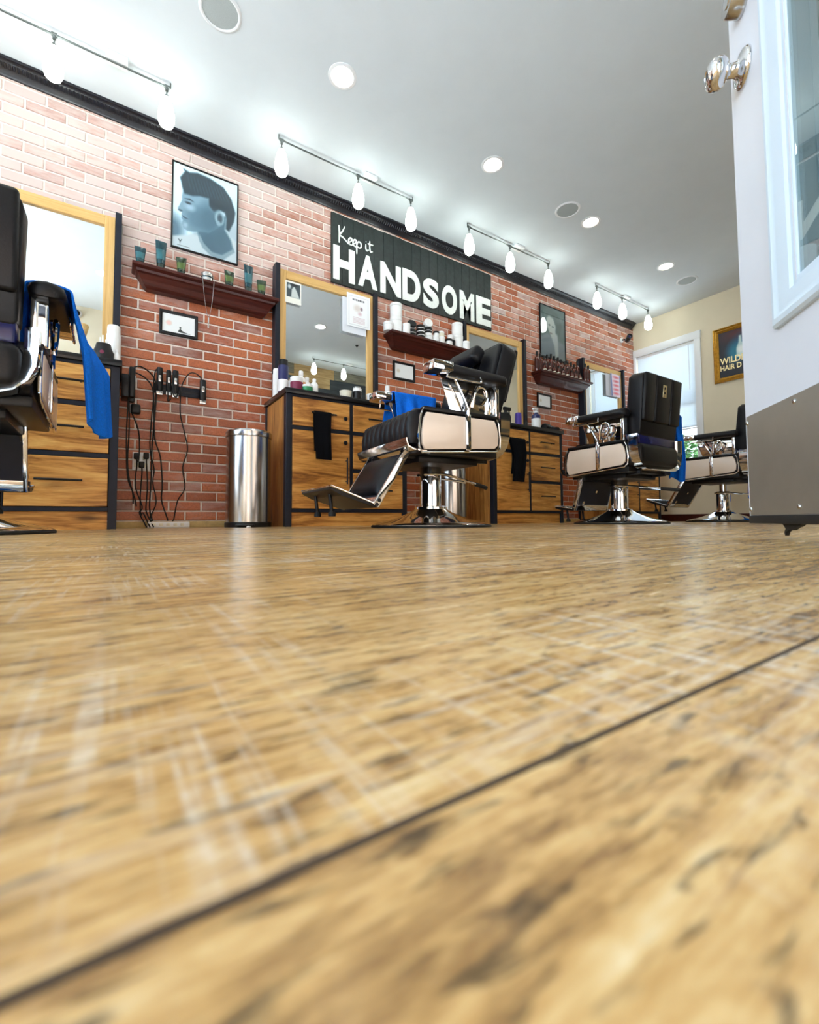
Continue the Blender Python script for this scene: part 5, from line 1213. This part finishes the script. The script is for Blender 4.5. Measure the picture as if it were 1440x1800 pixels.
t = thing('hair_clipper', 'black hair clipper lying on the second counter right end', 'clipper', (1.905, D-0.42, CZ), 0.5)
MB().box((-0.08, -0.024, 0.012), (0.07, 0.024, 0.052), bev=0.012, seg=3).build('body', 'black_plastic', t); MB().box((0.068, -0.022, 0.02), (0.092, 0.022, 0.044), bev=0.003).build('blade', 'satin_steel', t)
MB().box((-0.06, -0.02, 0.0), (0.05, 0.02, 0.013), bev=0.002).build('rest', 'black_rubber', t)
# third cabinet
t = thing('spray_bottle', 'black trigger spray bottle on the third counter behind the chair back', 'bottle', (3.215, D-0.33, CZ))
MB().lathe([(0, 0), (0.048, 0), (0.052, 0.006), (0.052, 0.10), (0.040, 0.135), (0.018, 0.155), (0.016, 0.175), (0, 0.175)], 24).build('body', 'black_plastic', t)
b = MB(); b.box((-0.03, -0.014, 0.17), (0.065, 0.014, 0.205), bev=0.007); b.tube([(0.045, 0, 0.175), (0.05, 0, 0.14), (0.038, 0, 0.12)], 0.006, 8); b.build('trigger', 'black_plastic', t)
t = thing('neck_brush', 'tan neck brush standing behind the black spray bottle', 'brush', (3.205, D-0.20, CZ))
MB().lathe([(0, 0), (0.018, 0), (0.020, 0.02), (0.010, 0.08), (0.009, 0.19), (0, 0.19)], 14).build('handle', 'pine_z', t); MB().lathe([(0, 0.185), (0.010, 0.185), (0.024, 0.25), (0.022, 0.285), (0, 0.288)], 16).build('bristles', 'bristle', t)
can('spray_can', 'purple spray can on the third counter', 3.392, D-0.33, 0.165, 0.034, 'purple_plastic', 'purple_plastic')
bottle('small_bottle', 'little black bottle right of the purple can', 3.475, D-0.35, 0.10, 0.020, 'black_plastic', 'black_plastic')
t = bottle('trigger_bottle', 'navy and clear trigger bottle in the middle of the third counter', 3.655, D-0.33, 0.25, 0.046, 'navy_plastic', 'white_plastic', 'white_plastic', True)
t = thing('hair_dryer', 'black hair dryer with a long nozzle overhanging the third counter end', 'hair dryer', (3.845, D-0.34, CZ), math.radians(12))
MB().lathe([(0, -0.115), (0.036, -0.115), (0.044, -0.10), (0.046, -0.04), (0.040, 0.03), (0.030, 0.08), (0, 0.08)], 24, (0, 0, 0.052), RY(PI/2)).build('barrel', 'black_plastic', t)
MB().lathe([(0, 0.078), (0.032, 0.078), (0.034, 0.10), (0.024, 0.17), (0.020, 0.23), (0, 0.23)], 20, (0, 0, 0.052), RY(PI/2)).build('nozzle', 'black_plastic', t)
MB().tube([(-0.05, -0.02, 0.045), (-0.06, -0.09, 0.03), (-0.07, -0.14, 0.022)], 0.017, 10).build('handle', 'black_plastic', t)
MB().tube([(-0.07, -0.14, 0.022), (-0.01, -0.16, 0.008), (0.10, -0.10, 0.008), (0.178, -0.05, 0.0), (0.186, -0.04, -0.15), (0.19, 0.03, -0.45), (0.20, 0.06, -0.75), (0.22, 0.10, -0.932)], 0.0045, 6).build('power_cord', 'black_rubber', t)
# fourth cabinet
can('navy_canister', 'dark navy canister on the fourth counter, seen past the chair arm', 4.84, D-0.36, 0.20, 0.05, 'navy_plastic', 'black_plastic')
lathe_item('white_tub', 'low white tub on the fourth counter', 'tub', 4.95, D-0.40, (('body', 'white_plastic', [(0, 0), (0.05, 0), (0.052, 0.004), (0.052, 0.09), (0, 0.09)]), ('lid', 'white_plastic', [(0, 0.09), (0.054, 0.09), (0.054, 0.11), (0, 0.112)])))
can('white_canister', 'white canister with green label on the fourth counter', 5.15, D-0.36, 0.22, 0.045, 'white_plastic', 'white_plastic', 'green_label')

# ------------------------------------------------------------------ clippers, cords and outlet on the brick
ms = thing('magnetic_strip', 'dark tool strip on the brick holding hanging clippers', 'tool strip', (0.372, D-0.012, 0.940))
MB().box((-0.152, -0.014, -0.033), (0.152, -0.001, 0.033), bev=0.003).build('bar', 'black_laminate', ms)
MB().box((-0.146, -0.016, -0.010), (0.146, -0.013, 0.010), bev=0.001).build('magnet', 'dark_iron', ms)
def clipper(x, label, h, w, cord, z=0.0, up=True):
    t = thing('hanging_clipper', label, 'clipper', (x, D-0.046, 0.94+z), 0, 'clippers on the tool strip')
    rings = []
    for q, k_ in ((-0.5, 0.75), (-0.42, 0.95), (-0.1, 1.0), (0.2, 0.88), (0.42, 0.95), (0.5, 0.8)):
        rings.append([Vector((w/2*k_*math.cos(2*PI*i/14), 0.017*k_*math.sin(2*PI*i/14), q*h)) for i in range(14)])
    MB().loft(rings).build('body', 'black_plastic', t, smooth=60)
    MB().box((-w*0.46, -0.012, -h/2-0.022), (w*0.46, 0.010, -h/2+0.003), bev=0.002).build('blade', 'satin_steel', t)
    MB().box((-w*0.2, -0.019, -h*0.1), (w*0.2, -0.014, h*0.16), bev=0.002).build('switch', 'satin_steel', t)
    ox, oy, oz = x, D-0.046, 0.94+z
    MB().tube([(px-ox, py-oy, pz-oz) for px, py, pz in cord], 0.0042, 6, 4).build('power_cord', 'black_rubber', t)
F = D-0.052
clipper(0.250, 'black clipper at the left end of the tool strip', 0.165, 0.040, [(0.250, F, 1.018), (0.246, F, 1.052), (0.226, F, 1.055), (0.216, F, 0.98), (0.216, F, 0.85), (0.206, F, 0.70), (0.202, F, 0.52), (0.228, F, 0.39), (0.222, F, 0.30), (0.244, F, 0.17), (0.212, F, 0.07), (0.222, F, 0.045)], 0.055)
clipper(0.304, 'narrow black trimmer second on the tool strip', 0.150, 0.034, [(0.304, F, 1.008), (0.302, F, 1.04), (0.29, F-0.01, 1.02), (0.298, F-0.022, 0.90), (0.300, F-0.02, 0.85), (0.316, F-0.012, 0.87)], 0.052)
clipper(0.345, 'black clipper third on the tool strip with a chrome face', 0.165, 0.042, [(0.345, F, 1.012), (0.340, F, 1.045), (0.325, F-0.016, 1.0), (0.330, F-0.03, 0.90), (0.352, F-0.026, 0.885), (0.362, F-0.012, 0.93)], 0.050)
clipper(0.518, 'black clipper alone at the right end of the tool strip', 0.150, 0.046, [(0.512, F, 1.022), (0.500, F, 1.052), (0.468, F, 1.074), (0.432, F, 1.068), (0.396, F, 1.01), (0.380, F, 0.94), (0.377, F, 0.78), (0.408, F, 0.64), (0.426, F, 0.53), (0.398, F, 0.41), (0.414, F, 0.27), (0.370, F, 0.18), (0.350, F, 0.06), (0.340, F, 0.045)], 0.022)
th = thing('tool_holder', 'black tool holder crowded with clippers on the cabinet side', 'tool holder', (0.0365, D-0.16, 0.93))
MB().box((-0.003, -0.07, -0.12), (0.035, 0.07, 0.02), bev=0.004).build('tray', 'black_plastic', th)
for q, (yy, hh) in enumerate(((-0.045, 0.15), (0.0, 0.17), (0.045, 0.14))):
    MB().box((0.035, yy-0.018, -hh+0.03), (0.070, yy+0.018, 0.075), bev=0.010, seg=3).build('clipper_body', 'black_plastic', th)
MB().box((0.068, -0.028, -0.01), (0.074, -0.012, 0.03), bev=0.002).build('white_tag', 'white_plastic', th)
MB().box((0.05, 0.03, -0.20), (0.105, 0.07, -0.135), bev=0.012, seg=3).build('clipper_body', 'black_plastic', th)
MB().box((0.045, 0.07, -0.19), (0.06, 0.085, -0.13), bev=0.002).build('white_tag', 'white_plastic', th)
for q, pts in enumerate(([(0.05, -0.04, 0.07), (0.10, 0.02, 0.105), (0.17, 0.09, 0.08), (0.195, 0.108, 0.0), (0.188, 0.11, -0.2), (0.176, 0.11, -0.42), (0.176, 0.11, -0.6), (0.17, 0.10, -0.8), (0.19, 0.11, -0.885)],
                       [(0.05, 0.0, 0.06), (0.12, 0.05, 0.05), (0.17, 0.09, 0.0), (0.182, 0.10, -0.1), (0.190, 0.10, -0.33), (0.226, 0.10, -0.46), (0.240, 0.10, -0.64), (0.238, 0.10, -0.75), (0.272, 0.10, -0.862), (0.275, 0.10, -0.885)],
                       [(0.04, 0.04, -0.1), (0.045, 0.05, -0.3), (0.04, 0.05, -0.5), (0.052, 0.06, -0.62), (0.085, 0.08, -0.74), (0.095, 0.08, -0.79)],
                       [(0.036, -0.02, -0.1), (0.03, -0.01, -0.35), (0.04, 0.0, -0.6), (0.07, 0.03, -0.7), (0.075, 0.04, -0.775)],
                       [(0.055, 0.04, -0.19), (0.098, 0.09, -0.30), (0.106, 0.11, -0.42), (0.10, 0.115, -0.5)])):
    MB().tube(pts, 0.0045, 6, 4).build('power_cord', 'black_rubber', th)
ol = thing('wall_outlet', 'white double outlet low on the brick with black plugs in it', 'outlet', (0.155, D-0.007, 0.438))
MB().box((-0.050, -0.009, -0.061), (0.050, 0.0, 0.061), bev=0.003).build('cover_plate', 'white_plastic', ol)
for sx in (-1, 1):
    for sz in (-1, 1): MB().box((sx*0.024-0.016, -0.011, sz*0.024-0.014), (sx*0.024+0.016, -0.008, sz*0.024+0.014), bev=0.001).build('socket', 'cream_plastic', ol)
for i, (px, pz) in enumerate(((0.128, 0.470), (0.157, 0.415), (0.182, 0.475))):
    t = thing('power_plug', ('upper left', 'lower middle', 'upper right')[i]+' black power plug in the wall outlet, cord trailing down', 'plug', (px, D-0.018, pz), 0, 'plugs in the wall outlet')
    MB().box((-0.016, -0.036, -0.020), (0.016, 0.0, 0.020), bev=0.006, seg=3).build('plug_body', 'black_rubber', t)
    e = ((0.162, 0.04), (0.158, 0.012), (0.176, 0.05))[i]
    MB().tube([(0, -0.030, -0.012), (0.002, -0.036, -0.06), (0.0+(0.01 if i == 2 else -0.004), -0.034, -0.20), ((0.165, 0.157, 0.186)[i]-px, -0.036, -0.33), (0.150-px+0.02*i, -0.036, 0.10-pz), (0.178-px+0.02*i, -0.046, 0.034-pz), (0.19-px+0.02*i, -0.06, 0.0055-pz)], 0.0044, 6, 4).build('power_cord', 'black_rubber', t)
pst = thing('power_strip', 'white power strip on the floor against the brick, cords plugged in', 'power strip', (0.321, D-0.047, 0.0))
MB().box((-0.124, -0.022, 0.0), (0.124, 0.022, 0.040), bev=0.004).build('housing', 'white_plastic', pst)
for q in range(5): MB().box((-0.10+q*0.042, -0.0235, 0.012), (-0.078+q*0.042, -0.0215, 0.030), bev=0.001).build('socket', 'cream_plastic', pst)
# lint left on the floor near the first bin
t = thing('lint_ball', 'tiny pale lint ball on the floor before the first trash can', 'lint', (0.655, 2.66, 0.0)); b = MB()
b.lathe([(0, 0), (0.008, 0.001), (0.011, 0.006), (0.008, 0.011), (0, 0.013)], 10); b.tube([(-0.012, 0, 0.004), (0, 0.006, 0.010), (0.013, 0.002, 0.004)], 0.003, 5)
b.build('fluff', 'white_plastic', t)
